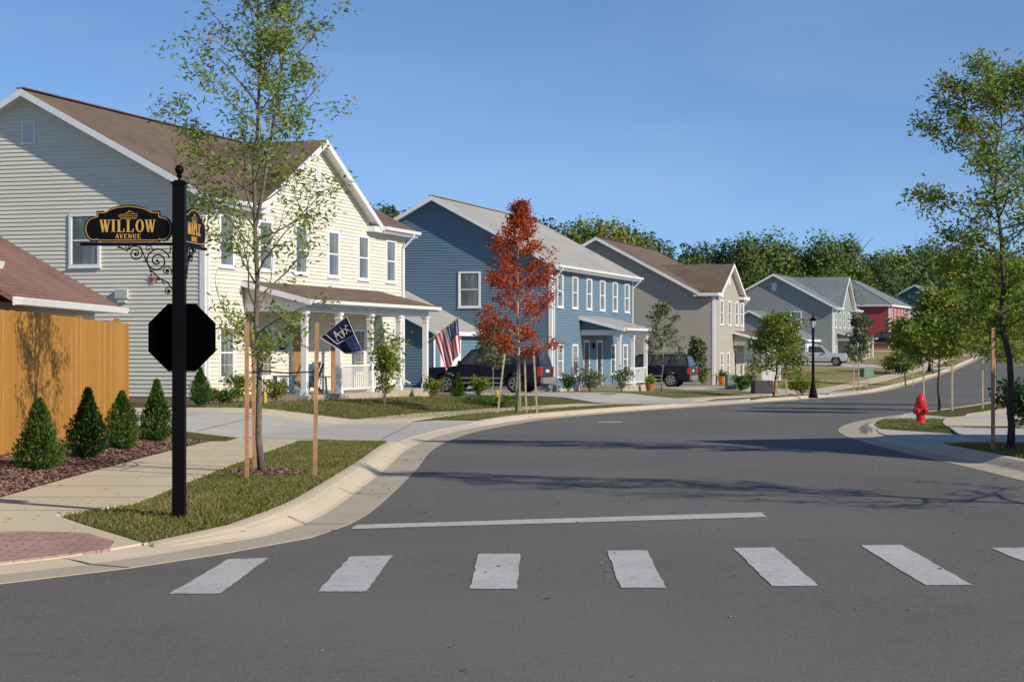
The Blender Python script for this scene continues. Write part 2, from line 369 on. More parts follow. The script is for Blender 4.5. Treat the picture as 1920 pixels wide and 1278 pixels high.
class MB:
    def __init__(s): s.v = []; s.f = []; s.mi = []; s.m = 0
    def add(s, vs, fs, mi=None):
        k = len(s.v); s.v += [tuple(p) for p in vs]
        for f in fs: s.f.append(tuple(i+k for i in f)); s.mi.append(s.m if mi is None else mi)
    def box(s, x0, y0, z0, x1, y1, z1, mi=None):
        vs = [(x0,y0,z0),(x1,y0,z0),(x1,y1,z0),(x0,y1,z0),(x0,y0,z1),(x1,y0,z1),(x1,y1,z1),(x0,y1,z1)]
        s.add(vs, [(3,2,1,0),(4,5,6,7),(0,1,5,4),(1,2,6,5),(2,3,7,6),(3,0,4,7)], mi)
    def hexa(s, b, t, mi=None):
        s.add(list(b)+list(t), [(3,2,1,0),(4,5,6,7),(0,1,5,4),(1,2,6,5),(2,3,7,6),(3,0,4,7)], mi)
    def bar(s, p, q, w, h, up=(0, 0, 1), mi=None):
        p = Vector(p); q = Vector(q); d = (q-p).normalized(); upv = Vector(up)
        sd = d.cross(upv)
        if sd.length < 1e-4: sd = d.cross(Vector((0, 1, 0)))
        sd.normalize(); u = sd.cross(d).normalized()
        a = sd*(w/2); c = u*(h/2)
        s.hexa([p-a-c, p+a-c, q+a-c, q-a-c], [p-a+c, p+a+c, q+a+c, q-a+c], mi)
    def board(s, p, q, h, n, t, mi=None):
        """vertical board hanging below line p-q, thickness t in direction n"""
        p = Vector(p); q = Vector(q); n = Vector(n)*t; d = Vector((0, 0, -h))
        s.hexa([p+d, q+d, q+d+n, p+d+n], [p, q, q+n, p+n], mi)
    def tube(s, pts, rs, n=6, cap=True, mi=None):
        pts = [Vector(p) for p in pts]
        if not isinstance(rs, (list, tuple)): rs = [rs]*len(pts)
        base = len(s.v); ref = Vector((0.31, 0.17, 0.93))
        for i, p in enumerate(pts):
            d = (pts[min(i+1, len(pts)-1)]-pts[max(i-1, 0)])
            if d.length < 1e-9: d = Vector((0, 0, 1))
            d.normalize()
            a = d.cross(ref)
            if a.length < 0.1: a = d.cross(Vector((1, 0, 0)))
            a.normalize(); b = d.cross(a)
            for k in range(n):
                t = 2*pi*k/n
                s.v.append(tuple(p + a*(rs[i]*cos(t)) + b*(rs[i]*sin(t))))
        mm = s.m if mi is None else mi
        for i in range(len(pts)-1):
            for k in range(n):
                s.f.append((base+i*n+k, base+i*n+(k+1) % n, base+(i+1)*n+(k+1) % n, base+(i+1)*n+k)); s.mi.append(mm)
        if cap:
            s.f.append(tuple(base+k for k in reversed(range(n)))); s.mi.append(mm)
            s.f.append(tuple(base+(len(pts)-1)*n+k for k in range(n))); s.mi.append(mm)
    def lathe(s, cx, cy, prof, n=16, mi=None, axis='z'):
        base = len(s.v); mm = s.m if mi is None else mi
        for (r, z) in prof:
            for k in range(n):
                t = 2*pi*k/n
                if axis == 'z': s.v.append((cx+r*cos(t), cy+r*sin(t), z))
                elif axis == 'y': s.v.append((cx+r*cos(t), z, cy+r*sin(t)))
                else: s.v.append((z, cx+r*cos(t), cy+r*sin(t)))
        for i in range(len(prof)-1):
            for k in range(n):
                f = (base+i*n+k, base+i*n+(k+1) % n, base+(i+1)*n+(k+1) % n, base+(i+1)*n+k)
                s.f.append(f if axis != 'y' else f[::-1]); s.mi.append(mm)
        s.f.append(tuple(base+k for k in reversed(range(n)))); s.mi.append(mm)
        s.f.append(tuple(base+(len(prof)-1)*n+k for k in range(n))); s.mi.append(mm)
    def prism(s, poly, d, mi=None):
        """poly: 3d points of a planar polygon, d: extrusion vector"""
        d = Vector(d); n = len(poly); a = [Vector(p) for p in poly]; b = [p+d for p in a]
        s.add(a+b, [tuple(reversed(range(n))), tuple(range(n, 2*n))] + [(i, (i+1) % n, n+(i+1) % n, n+i) for i in range(n)], mi)
    def mesh(s, name, mats, smooth=False):
        me = bpy.data.meshes.new(name)
        me.from_pydata(s.v, [], s.f)
        for m in (mats if isinstance(mats, (list, tuple)) else [mats]): me.materials.append(m)
        if any(s.mi): me.polygons.foreach_set('material_index', s.mi)
        if smooth: me.polygons.foreach_set('use_smooth', [True]*len(s.f))
        me.update(); return me
    def build(s, name, mats, parent=None, smooth=False, loc=None, fix=False):
        me = s.mesh(name, mats, smooth)
        if fix:
            bm = bmesh.new(); bm.from_mesh(me); bmesh.ops.recalc_face_normals(bm, faces=bm.faces[:]); bm.to_mesh(me); bm.free()
        return link(name, me, parent, loc)

def link(name, me, parent=None, loc=None, rot=None, scale=None):
    o = bpy.data.objects.new(name, me); C.objects.link(o)
    if parent is not None: o.parent = parent
    if loc is not None: o.location = loc
    if rot is not None: o.rotation_euler = rot
    if scale is not None: o.scale = scale
    return o

def copy_tree(o, parent=None):
    c = o.copy(); C.objects.link(c)
    if parent is not None: c.parent = parent
    for ch in [x for x in o.children]: copy_tree(ch, c)
    return c

# ------------------------------------------------------------------ lie of the land
GK = [(-60, 0), (0, 0), (20, 0), (30, -.08), (45, -.30), (60, -.47), (75, -.65), (90, -.82), (110, -.95), (125, -.92), (140, -.70),
      (155, -.45), (170, -.15), (185, .18), (200, .55), (230, 1.35), (270, 2.4), (330, 3.6), (600, 8), (3000, 8)]
def g(Y):
    if Y <= GK[0][0]: return GK[0][1]
    for i in range(len(GK)-1):
        if Y <= GK[i+1][0]:
            (x1, y1), (x2, y2) = GK[i], GK[i+1]
            m = lambda j: 0.0 if j <= 0 or j >= len(GK)-1 else (GK[j+1][1]-GK[j-1][1])/(GK[j+1][0]-GK[j-1][0])
            h = x2-x1; t = (Y-x1)/h
            return (2*t**3-3*t*t+1)*y1 + (t**3-2*t*t+t)*h*m(i) + (-2*t**3+3*t*t)*y2 + (t**3-t*t)*h*m(i+1)
    return GK[-1][1]

KL = [(-60, 2.0), (-30, 5.0), (-14, 7.3), (-8, 8.7), (-5.2, 10.4), (-3.55, 12.5), (-2.83, 13.4), (-2.3, 14.3), (-1.72, 15.55), (-1.5, 16.7), (-1.38, 18.5), (-1.3, 24.4),
      (-1.33, 30), (-1.15, 35), (-.75, 40), (.0, 45), (1.0, 50), (2.7, 55), (4.6, 60), (8.7, 70), (12.9, 80), (16.7, 90), (20.2, 100), (25.9, 119), (31.2, 135), (36.2, 150),
      (44.2, 175), (52.2, 200), (62, 230), (76, 270), (100, 340)]
KR = [(60, 3.0), (30, 6.0), (14, 9.0), (9.2, 11.2), (7.2, 14.0), (6.5, 17.0), (6.3, 20), (6.3, 25), (6.35, 30), (6.6, 35), (7.2, 40), (8.3, 45), (9.9, 50), (12.0, 55), (14.3, 60.5),
      (18.0, 70), (21.6, 80), (25.2, 90), (28.6, 100), (33.9, 118), (39, 133), (44, 148), (52, 173), (60, 198), (70, 228), (84, 268), (108, 338)]
def smooth_curve(P, step=0.8):
    out = []
    for i in range(len(P)-1):
        p0 = P[max(i-1, 0)]; p1 = P[i]; p2 = P[i+1]; p3 = P[min(i+2, len(P)-1)]
        d = math.dist(p1, p2); st = step if p1[1] < 70 else 3.0
        n = max(1, int(d/st))
        t1 = d/max(1e-6, (math.dist(p0, p1)+d)) if i else .5
        t2 = d/max(1e-6, (math.dist(p2, p3)+d)) if i < len(P)-2 else .5
        m1 = [(p2[k]-p0[k])*t1 for k in (0, 1)]; m2 = [(p3[k]-p1[k])*t2 for k in (0, 1)]
        for j in range(n):
            t = j/n; a = 2*t**3-3*t*t+1; b = t**3-2*t*t+t; c = -2*t**3+3*t*t; e = t**3-t*t
            out.append(tuple(a*p1[k]+b*m1[k]+c*p2[k]+e*m2[k] for k in (0, 1)))
    out.append(P[-1]); return out
CL = smooth_curve(KL); CR = smooth_curve(KR)
def offset(P, d):
    """positive d: to the left of the direction of travel"""
    out = []
    for i, p in enumerate(P):
        a = P[max(i-1, 0)]; b = P[min(i+1, len(P)-1)]
        tx, ty = b[0]-a[0], b[1]-a[1]; L = math.hypot(tx, ty)
        out.append((p[0]-ty/L*d, p[1]+tx/L*d))
    return out
def xk(P, Y):
    last = P[0]
    for p in P:
        if p[1] >= Y and p[1] > last[1]:
            t = (Y-last[1])/(p[1]-last[1]); return last[0]+t*(p[0]-last[0])
        if p[1] >= last[1]: last = p
    return P[-1][0]
CLf = [p for p in CL if p[1] > 8]; CRf = [p for p in CR if p[1] > 8]
def clamp(t, a=0., b=1.): return max(a, min(b, t))
def lift(X, Y, side):
    def dip(a, b): return clamp((Y-(a-.9))/.9)*clamp((b+.9-Y)/.9)
    if side < 0:
        k = max(dip(31.8, 43.6), dip(65.5, 73.5), dip(90, 98), dip(155, 162.5), dip(196, 202))
        if Y < 62: k *= clamp((X+16)/8)
        return 0.015 + 0.085*clamp((Y-13.9)/2.4)*(1-k*.85)
    k = max(dip(31.2, 37.4), dip(47, 50))
    return 0.10 - .085*k
def H(X, Y, side=None):
    """height of the lawns at X, Y"""
    if Y > 500: return g(Y)+0.1
    XL = xk(CLf, max(Y, 9)); XR = xk(CRf, max(Y, 9))
    if side is None: side = -1 if X < (XL+XR)/2 else 1
    cs = 0.94 if Y > 45 else 1.0
    if side < 0:
        d = (XL-X)*cs
        r = 0.30*clamp((d-3.9)/2.4) * (1.0 if Y < 60 else clamp(1-(Y-60)/60, 0.35, 1))
        r *= clamp((Y-12)/5)
    else:
        d = (X-XR)*cs
        r = 0.25*clamp((d-4.0)/8.0)
    return g(Y) + lift(X, Y, side) + r
def place(x, y, side=None): return (x, y, H(x, y, side))

def sheet(name, poly, zf, mat, x_cells=None, y_cells=None, kind='structure', thick=0.0):
    bm = bmesh.new()
    nn = len(poly)
    vo, _, fo, _, _, _ = delaunay_2d_cdt([Vector(p) for p in poly], [(i, (i+1) % nn) for i in range(nn)], [tuple(range(nn))], 1, 1e-5)
    vs = [bm.verts.new((v.x, v.y, 0)) for v in vo]
    for ff in fo: bm.faces.new([vs[i] for i in ff])
    xs = [p[0] for p in poly]; ys = [p[1] for p in poly]
    def cut(co, no):
        bmesh.ops.bisect_plane(bm, geom=bm.verts[:]+bm.edges[:]+bm.faces[:], dist=1e-5, plane_co=co, plane_no=no)
    y = max(6, math.ceil(min(ys)))
    while y < min(max(ys), 340):
        cut((0, y, 0), (0, 1, 0)); y += 1 if y < 60 else 4
    x = max(-14, math.ceil(min(xs)))
    while x < min(max(xs), 14):
        cut((x, 0, 0), (1, 0, 0)); x += 1
    x = 16
    while x < min(max(xs), 110):
        cut((x, 0, 0), (1, 0, 0)); x += 4
    x = -16
    while x > max(min(xs), -60):
        cut((x, 0, 0), (1, 0, 0)); x -= 6
    bmesh.ops.triangulate(bm, faces=[q for q in bm.faces if len(q.verts) > 4])
    for v in bm.verts: v.co.z = zf(v.co.x, v.co.y)
    bmesh.ops.recalc_face_normals(bm, faces=bm.faces[:])
    if sum(q.normal.z for q in bm.faces) < 0: bmesh.ops.reverse_faces(bm, faces=bm.faces[:])
    if name in ('pavement', 'driveway', 'tactile_brick_paving'):
        be = [e for e in bm.edges if len(e.link_faces) == 1]
        low = {}
        for e in be:
            for v in e.verts:
                if v not in low: low[v] = bm.verts.new((v.co.x, v.co.y, v.co.z-.09))
        for e in be:
            a, b = e.verts; bm.faces.new((a, b, low[b], low[a]))
        bm.normal_update()
    me = bpy.data.meshes.new(name); bm.to_mesh(me); bm.free(); me.materials.append(mat)
    o = link(name, me); o['kind'] = kind
    return o

# base ground far below everything, out to the horizon
sheet('ground', [(-2500, -200), (2500, -200), (2500, 3000), (-2500, 3000)], lambda x, y: g(y)-0.06, M['lawn'])
# road
road_poly = [(p[0], p[1]) for p in offset(CL, .02)] + [p for p in reversed(offset(CR, -.02))] + [(60, -30), (-60, -30)]
sheet('road', road_poly, lambda x, y: g(y), M['asphalt'])

def sweep(name, curve, side, prof, mat, sgn_lift=True):
    """prof: (offset, height, follows lift) pairs across the strip"""
    mb = MB()
    rows = [offset(curve, d*(-side)) for d, _, _ in prof]
    n = len(curve)
    for i in range(n):
        for k, (d, h, lf) in enumerate(prof):
            x, y = rows[k][i]
            z = g(curve[i][1]) + h + lf*lift(x, curve[i][1], side)
            mb.v.append((x, y, z))
    m = len(prof)
    for i in range(n-1):
        for k in range(m-1):
            a = i*m+k; f = (a, a+1, a+m+1, a+m)
            mb.f.append(f if side > 0 else f[::-1]); mb.mi.append(0)
    o = mb.build(name, mat); o['kind'] = 'structure'
    me = o.data
    return o
for side, cv in ((-1, CL), (1, CR)):
    sweep('gutter', cv, side, [(0, -.02, 0), (0, .006, 0), (.42, .002, 0)], M['gutter'])
    sweep('kerb', cv, side, [(.415, .0, 0), (.47, .004, .10), (.58, .008, .62), (.66, .012, .93), (.72, .014, 1.0), (.79, .014, 1.0), (.80, -.05, 1)], M['kerb'])

BK = .79
left_lawn = offset(CL, BK) + [(100, 500), (100, 3000), (-2500, 3000), (-2500, 2)]
sheet('lawn', left_lawn, lambda x, y: H(x, y, -1), M['lawn'])
right_lawn = [p for p in offset(CR, -BK)] + [(112, 500), (112, 3000), (2500, 3000), (2500, 3)]
sheet('lawn', right_lawn, lambda x, y: H(x, y, 1), M['lawn'])

def strip(curve, d0, d1, y0, y1):
    a = [p for p in offset(curve, d0) if y0 <= p[1] <= y1]; b = [p for p in offset(curve, d1) if y0 <= p[1] <= y1]
    return a + b[::-1]
UP = 0.022
def onl(off, side): return lambda x, y: H(x, y, side)+off
# left pavement: near straight walk with the corner ramp, then along the curve
near_walk = [(-5.15, 11.2), (-5.15, 34.2), (-3.68, 34.2), (-3.68, 17.6), (-4.12, 16.35), (-3.75, 15.75), (-2.95, 14.55)] + [p for p in offset(CL, BK-.07) if 10.9 < p[1] < 14.7][::-1]
sheet('pavement', near_walk, onl(UP, -1), M['walk'])
sheet('pavement', strip(CL, 2.35, 3.85, 34.2, 190), onl(UP, -1), M['walk'])
sheet('tactile_brick_paving', [(-4.75, 13.0), (-5.1, 14.7), (-4.1, 15.2), (-3.55, 15.1), (-3.2, 14.6), (-3.15, 14.2), (-3.75, 13.45), (-4.3, 12.9)], onl(UP+.012, -1), M['brick'])
sheet('pavement', strip(CR, -3.85, -2.35, 12, 190), onl(UP, 1), M['walk'])
# alley and driveways on the left
alley = [(-2.6, 32.3), (-3.7, 33.6), (-5.1, 34.4), (-40, 34.4), (-40, 43), (-4.2, 43.2), (-3.0, 43.6), (-1.9, 44.4)] + [p for p in offset(CL, .72) if 31.0 < p[1] < 44.9][::-1]
sheet('driveway', alley, onl(UP+.010, -1), M['drive'])
sheet('pavement', [(-30, 43.45), (-30, 44.8), (-3.2, 45.1), (-2.4, 44.6), (-4.2, 43.55)], onl(UP, -1), M['walk'])
def kerbpt(curve, side, Y, d=.73):
    c = offset(curve, -side*d); return (xk([p for p in c if p[1] > 8], Y), Y)
def drive_to_kerb(pts_back, Y0, Y1, curve=CL, side=-1, name='driveway', mat='drive', flare=.9):
    k = [kerbpt(curve, side, Y0-flare), kerbpt(curve, side, Y0-flare*.3), kerbpt(curve, side, (Y0+Y1)/2), kerbpt(curve, side, Y1+flare*.3), kerbpt(curve, side, Y1+flare)]
    inner = [kerbpt(curve, side, Y0, 2.0)], [kerbpt(curve, side, Y1, 2.0)]
    poly = k + inner[1] + pts_back + inner[0]
    return sheet(name, poly, onl(UP+.010, side), M[mat])
drive_to_kerb([(-3.5, 83.5), (-9.5, 85), (-10.8, 78.5), (-2, 74.3)], 65.5, 73.5)
drive_to_kerb([(6.5, 111), (0, 113), (-1, 104.5), (8, 100)], 90.0, 98.0)
drive_to_kerb([(26, 168), (20, 170), (18.5, 163.5), (26, 161)], 155.0, 162.5)
drive_to_kerb([(44, 214), (36, 217), (35, 211), (44, 207)], 196.0, 202.0)
# right-hand driveway
drive_to_kerb([(9.3, 38.6), (12, 40.0), (30, 43.5), (30, 37), (12, 34.6), (9.0, 33.6)][::-1], 30.8, 37.2, CR, 1)
drive_to_kerb([(30, 60), (30, 55), (17, 50.5)], 47.0, 50.0, CR, 1)

# expansion joints in pavement and kerb
jm = MB()
def joint(p, q, side, off, w=.018):
    n = 6
    p = Vector((*p, 0)); q = Vector((*q, 0)); d = (q-p); s_ = Vector((-d.y, d.x, 0)).normalized()*w/2
    for i in range(n):
        a = p+d*(i/n); b = p+d*((i+1)/n)
        vs = [a-s_, a+s_, b+s_, b-s_]
        jm.add([(v.x, v.y, H(v.x, v.y, side)+off) for v in vs], [(0, 3, 2, 1)])
for k in range(12): joint((-5.13, 18.0+1.5*k-1.2), (-3.70, 18.0+1.5*k-1.2), -1, UP+.004)
A_, B_ = offset(CL, 2.36), offset(CL, 3.84)
acc = 0
for i in range(1, len(CL)):
    if CL[i][1] < 45.5 or CL[i][1] > 150: continue
    acc += math.dist(CL[i], CL[i-1])
    if acc > 1.6: acc = 0; joint(A_[i], B_[i], -1, UP+.004, .02 if CL[i][1] < 70 else .03)
for yy in (36, 39.5): joint((-2.2, yy+.3), (-20, yy), -1, UP+.014, .02)
for xx in (-2.4, -6, -9.5): joint((xx, 34.6 if xx < -5 else 33.4), (xx, 42.9), -1, UP+.014, .02)
o = jm.build('pavement_joints', M['dirt']); o['kind'] = 'structure'
km = MB()
acc = 2.2
for side, cv in ((-1, CL), (1, CR)):
    c0 = offset(cv, -side*.0); c1 = offset(cv, -side*.415); c2 = offset(cv, -side*.54); c3 = offset(cv, -side*.79)
    for i in range(1, len(cv)):
        if cv[i][1] < 10 or cv[i][1] > 100: continue
        acc += math.dist(cv[i], cv[i-1])
        if acc > 3.0:
            acc = 0; lf = lift(cv[i][0], cv[i][1], side); gz = g(cv[i][1])
            pts = [(c0[i], .009), (c1[i], .006), (c2[i], .012+.50*lf), (c3[i], .018+lf)]
            tx, ty = cv[i][0]-cv[i-1][0], cv[i][1]-cv[i-1][1]; L = math.hypot(tx, ty); tx *= .011/L; ty *= .011/L
            for (a, za), (b, zb) in zip(pts[:-1], pts[1:]):
                v = [(a[0]-tx, a[1]-ty, gz+za), (a[0]+tx, a[1]+ty, gz+za), (b[0]+tx, b[1]+ty, gz+zb), (b[0]-tx, b[1]-ty, gz+zb)]
                km.add(v, [(0, 1, 2, 3) if side > 0 else (3, 2, 1, 0)])
o = km.build('kerb_joints', M['dirt']); o['kind'] = 'structure'

# painted markings (world positions measured on the asphalt)
def px(x, y, z=0.0, f=3400.0, hz=648.0):
    Y = (EYE-z)*f/(y-hz); return ((x-960)/f*Y, Y)
def marking(name, quad, n=16, jag=.007):
    r = random.Random(int(quad[0][0]*10)); P = []
    for a, b in zip(quad, quad[1:]+quad[:1]):
        for i in range(n):
            t = i/n; k = jag if i else 0
            P.append((a[0]+(b[0]-a[0])*t+r.uniform(-k, k), a[1]+(b[1]-a[1])*t+r.uniform(-k, k)))
    return P
CW = [(px(318,1115), px(428,1050), px(503,1048), px(412,1115)), (px(596,1111), px(657,1045), px(737,1043), px(687,1111)),
      (px(881,1106), px(897,1040), px(975,1040), px(969,1106)), (px(1164,1104), px(1138,1034), px(1213,1033), px(1249,1104)),
      (px(1447,1101), px(1375,1029), px(1452,1028), px(1534,1100)), (px(1735,1099), px(1613,1024), px(1690,1023), px(1824,1099)),
      (px(2033,1100), px(1857,1029), px(1934,1028), px(2115,1100))]
for q in CW:
    o = sheet('crosswalk_marking', marking('c', list(q)), lambda x, y: g(y)+.005, M['paint'])
o = sheet('stop_line_marking', marking('s', [px(658,993), px(668,985), px(1428,961), px(1436,970)], 20, .008), lambda x, y: g(y)+.005, M['paint'])
# small white paint tick far along
sheet('road_marking', [px(1120,791,-.33), px(1165,790,-.33), px(1168,792,-.33), px(1122,793,-.33)], lambda x, y: g(y)+.006, M['paint'])
# manhole-like patch
# mulch bed
bed = [(-6.55, 12), (-6.45, 31.6), (-5.9, 31.9), (-5.17, 31.2), (-5.17, 12)]
sheet('mulch_bed', bed, onl(.012, -1), M['mulch'])

def inpoly(x, y, P):
    c = False; j = len(P)-1
    for i in range(len(P)):
        xi, yi = P[i]; xj, yj = P[j]
        if (yi > y) != (yj > y) and x < (xj-xi)*(y-yi)/(yj-yi)+xi: c = not c
        j = i
    return c

def blades(name, poly, n, h, w, side, mat, seed=1, off=0.0, flat=False, holes=()):
    r = random.Random(seed); mb = MB(); xs = [p[0] for p in poly]; ys = [p[1] for p in poly]
    k = 0; x0, x1, y0, y1 = min(xs), max(xs), min(ys), max(ys)
    while k < n:
        x = r.uniform(x0, x1); y = r.uniform(y0, y1)
        if not inpoly(x, y, poly): continue
        if any((x-a)**2+(y-b)**2 < c*c for a, b, c in holes): continue
        k += 1
        z = H(x, y, side)+off; a = r.uniform(0, 2*pi); hh = h*r.uniform(.5, 1.25); ww = w*r.uniform(.6, 1.3)
        dx, dy = cos(a)*ww, sin(a)*ww
        if flat:
            b = a+pi/2; L = hh
            ex, ey = cos(b)*L, sin(b)*L; tz = r.uniform(-.01, .03)
            mb.add([(x-dx, y-dy, z+.004), (x+dx, y+dy, z+.004+r.uniform(0, .012)), (x+dx+ex, y+dy+ey, z+.008+tz*.5+.01), (x-dx+ex, y-dy+ey, z+.01+tz*.5)], [(0, 1, 2, 3)])
        else:
            lx, ly = r.uniform(-.8, .8)*hh, r.uniform(-.8, .8)*hh
            mb.add([(x-dx, y-dy, z-.005), (x+dx, y+dy, z-.005), (x+lx*.5, y+ly*.5, z+hh*.7), (x+lx, y+ly, z+hh)], [(0, 1, 2), (0, 2, 3)])
    o = mb.build(name, mat); return tag(o, kind='stuff')

verge_near = [(-3.64, 17.65), (-4.08, 16.4), (-3.7, 15.8), (-2.95, 14.65), (-2.72, 14.35)] + [p for p in offset(CL, BK+.02) if 14.6 < p[1] < 31.0] + [(-2.7, 32.2), (-3.3, 33.1), (-3.64, 33.2)]
o = blades('grass', verge_near, 52000, .040, .005, -1, M['blade'], 3, holes=((-3.0, 22.1, .42),)); tag(o, 'short olive green grass of the kerbside verge around the street sign', 'grass')
lawn1 = [(-7.6, 45.0), (-3.1, 45.4), (-1.6, 49.0), (0.2, 54), (1.2, 60), (-4, 64), (-6.6, 54.2), (-8.2, 48.9)]
o = blades('grass', lawn1, 16000, .05, .014, -1, M['blade'], 5); tag(o, 'green front lawn grass before the cream house porch', 'grass')
verge2 = [p for p in offset(CL, 2.3) if 46 < p[1] < 64] + [p for p in offset(CL, BK+.02) if 45.5 < p[1] < 64][::-1]
o = blades('grass', verge2, 9000, .045, .013, -1, M['blade'], 6); tag(o, 'green verge grass around the red leaved tree', 'grass')
vr = [p for p in offset(CR, -2.3) if 21 < p[1] < 31.5] + [p for p in offset(CR, -BK-.02) if 20 < p[1] < 31.0][::-1]
o = blades('grass', vr, 9000, .045, .010, 1, M['blade'], 7); tag(o, 'grass of the right hand verge around the big oak trunk', 'grass')
vr = [p for p in offset(CR, -2.3) if 38.6 < p[1] < 46.5] + [p for p in offset(CR, -BK-.02) if 38.5 < p[1] < 46.5][::-1]
o = blades('grass', vr, 4500, .045, .012, 1, M['blade'], 8); tag(o, 'grass patch around the red hydrant', 'grass')
o = blades('mulch_chips', bed, 17000, .055, .010, -1, M['chips'], 9, off=.014, flat=True); tag(o, 'red brown bark mulch spread before the wooden fence', 'mulch')
# dark mulch ring at the staked tree
ring = [(-3.0+.46*cos(t*.4)*(1+.12*sin(3*t)), 22.1+.62*sin(t*.4)) for t in range(16)]
ring = [p for p in ring if p[0] > -3.66]
sheet('mulch_ring', ring, onl(.012, -1), M['dirt'])
o = blades('mulch_chips', ring, 900, .05, .009, -1, M['chips'], 10, off=.02, flat=True); tag(o, 'dark mulch ring round the foot of the staked oak', 'mulch')
# planting beds before the cream house
sheet('planting_bed', [(-9.8, 47.0), (-9.6, 51.6), (-8.8, 51.8), (-7.2, 51.5), (-6.4, 54.8), (-5.9, 54.6), (-6.3, 50.5), (-7.9, 48.4)], onl(.012, -1), M['mulch'])

# ------------------------------------------------------------------ houses
LAP = .122
def siding(mb, o, d, n, z0, z1, ext, laps=True, lap=LAP):
    """clapboards: real overlapping boards. o,d,n 2d origin, direction, outward normal; ext(z)->[(a,b)]"""
    k = max(1, round((z1-z0)/lap)); h = (z1-z0)/k
    P = lambda t, z, off: (o[0]+d[0]*t+n[0]*off, o[1]+d[1]*t+n[1]*off, z)
    flip = (d[0]*n[1]-d[1]*n[0]) > 0
    for i in range(k):
        za = z0+i*h; zb = za+h
        ia, ib = ext(za+1e-4), ext(zb-1e-4)
        for j in range(min(len(ia), len(ib))):
            (a0, a1), (b0, b1) = ia[j], ib[j]
            if a1-a0 < .01: continue
            if b1 < b0: b0 = b1 = (b0+b1)/2
            vs = [P(a0, za, .030), P(a1, za, .030), P(b1, zb, .004), P(b0, zb, .004), P(a0, za, .002), P(a1, za, .002)]
            fs = [(0, 1, 2, 3), (4, 5, 1, 0)]
            if flip: fs = [f[::-1] for f in fs]
            mb.add(vs, fs)

WIN_CACHE = {}
def window_meshes(w, h, rows=2):
    key = (w, h, rows)
    if key in WIN_CACHE: return WIN_CACHE[key]
    t = .085; fm = MB()   # local: x along wall, -y outward, z up, origin bottom centre
    for (a, b, c, d_) in ((-w/2, 0, -w/2+t, h), (w/2-t, 0, w/2, h), (-w/2+t, 0, w/2-t, t), (-w/2+t, h-t, w/2-t, h)):
        fm.box(a, -.062, b, c, .02, d_)
    fm.box(-w/2-.03, -.085, -.035, w/2+.03, .02, -.002)
    fm.box(-w/2+t, -.046, h*.5-.022, w/2-t, .0, h*.5+.022)
    for xs in (-w/2+t, w/2-t-.03): fm.box(xs, -.042, t, xs+.03, .0, h-t)
    gm = MB(); gm.box(-w/2+t-.005, -.035, t-.005, w/2-t+.005, .012, h-t+.005)
    mm = MB()
    for z0, z1 in ((t, h*.5-.022), (h*.5+.022, h-t)):
        for k in (1, 2): x = -w/2+t+(w-2*t)*k/3; mm.box(x-.005, -.040, z0, x+.005, -.0345, z1)
        z = (z0+z1)/2; mm.box(-w/2+t+.03, -.0405, z-.005, w/2-t-.03, -.0347, z+.005)
    r = (fm.mesh('window', M['vinyl']), gm.mesh('pane', M['glass']), mm.mesh('glazing_bars', M['vinyl']))
    WIN_CACHE[key] = r; return r
def add_window(parent, loc, rz, w=1.04, h=1.58, bars=True):
    f, gl, mm = window_meshes(w, h)
    o = link('window', f, parent, loc, (0, 0, rz))
    link('pane', gl, o)
    if bars: link('glazing_bars', mm, o)
    return o

def slab(mb, pts, t=.11):
    """roof plane: pts in order, top surface, thickness t downwards"""
    mb.prism([Vector(p)-Vector((0, 0, t)) for p in pts], (0, 0, t))

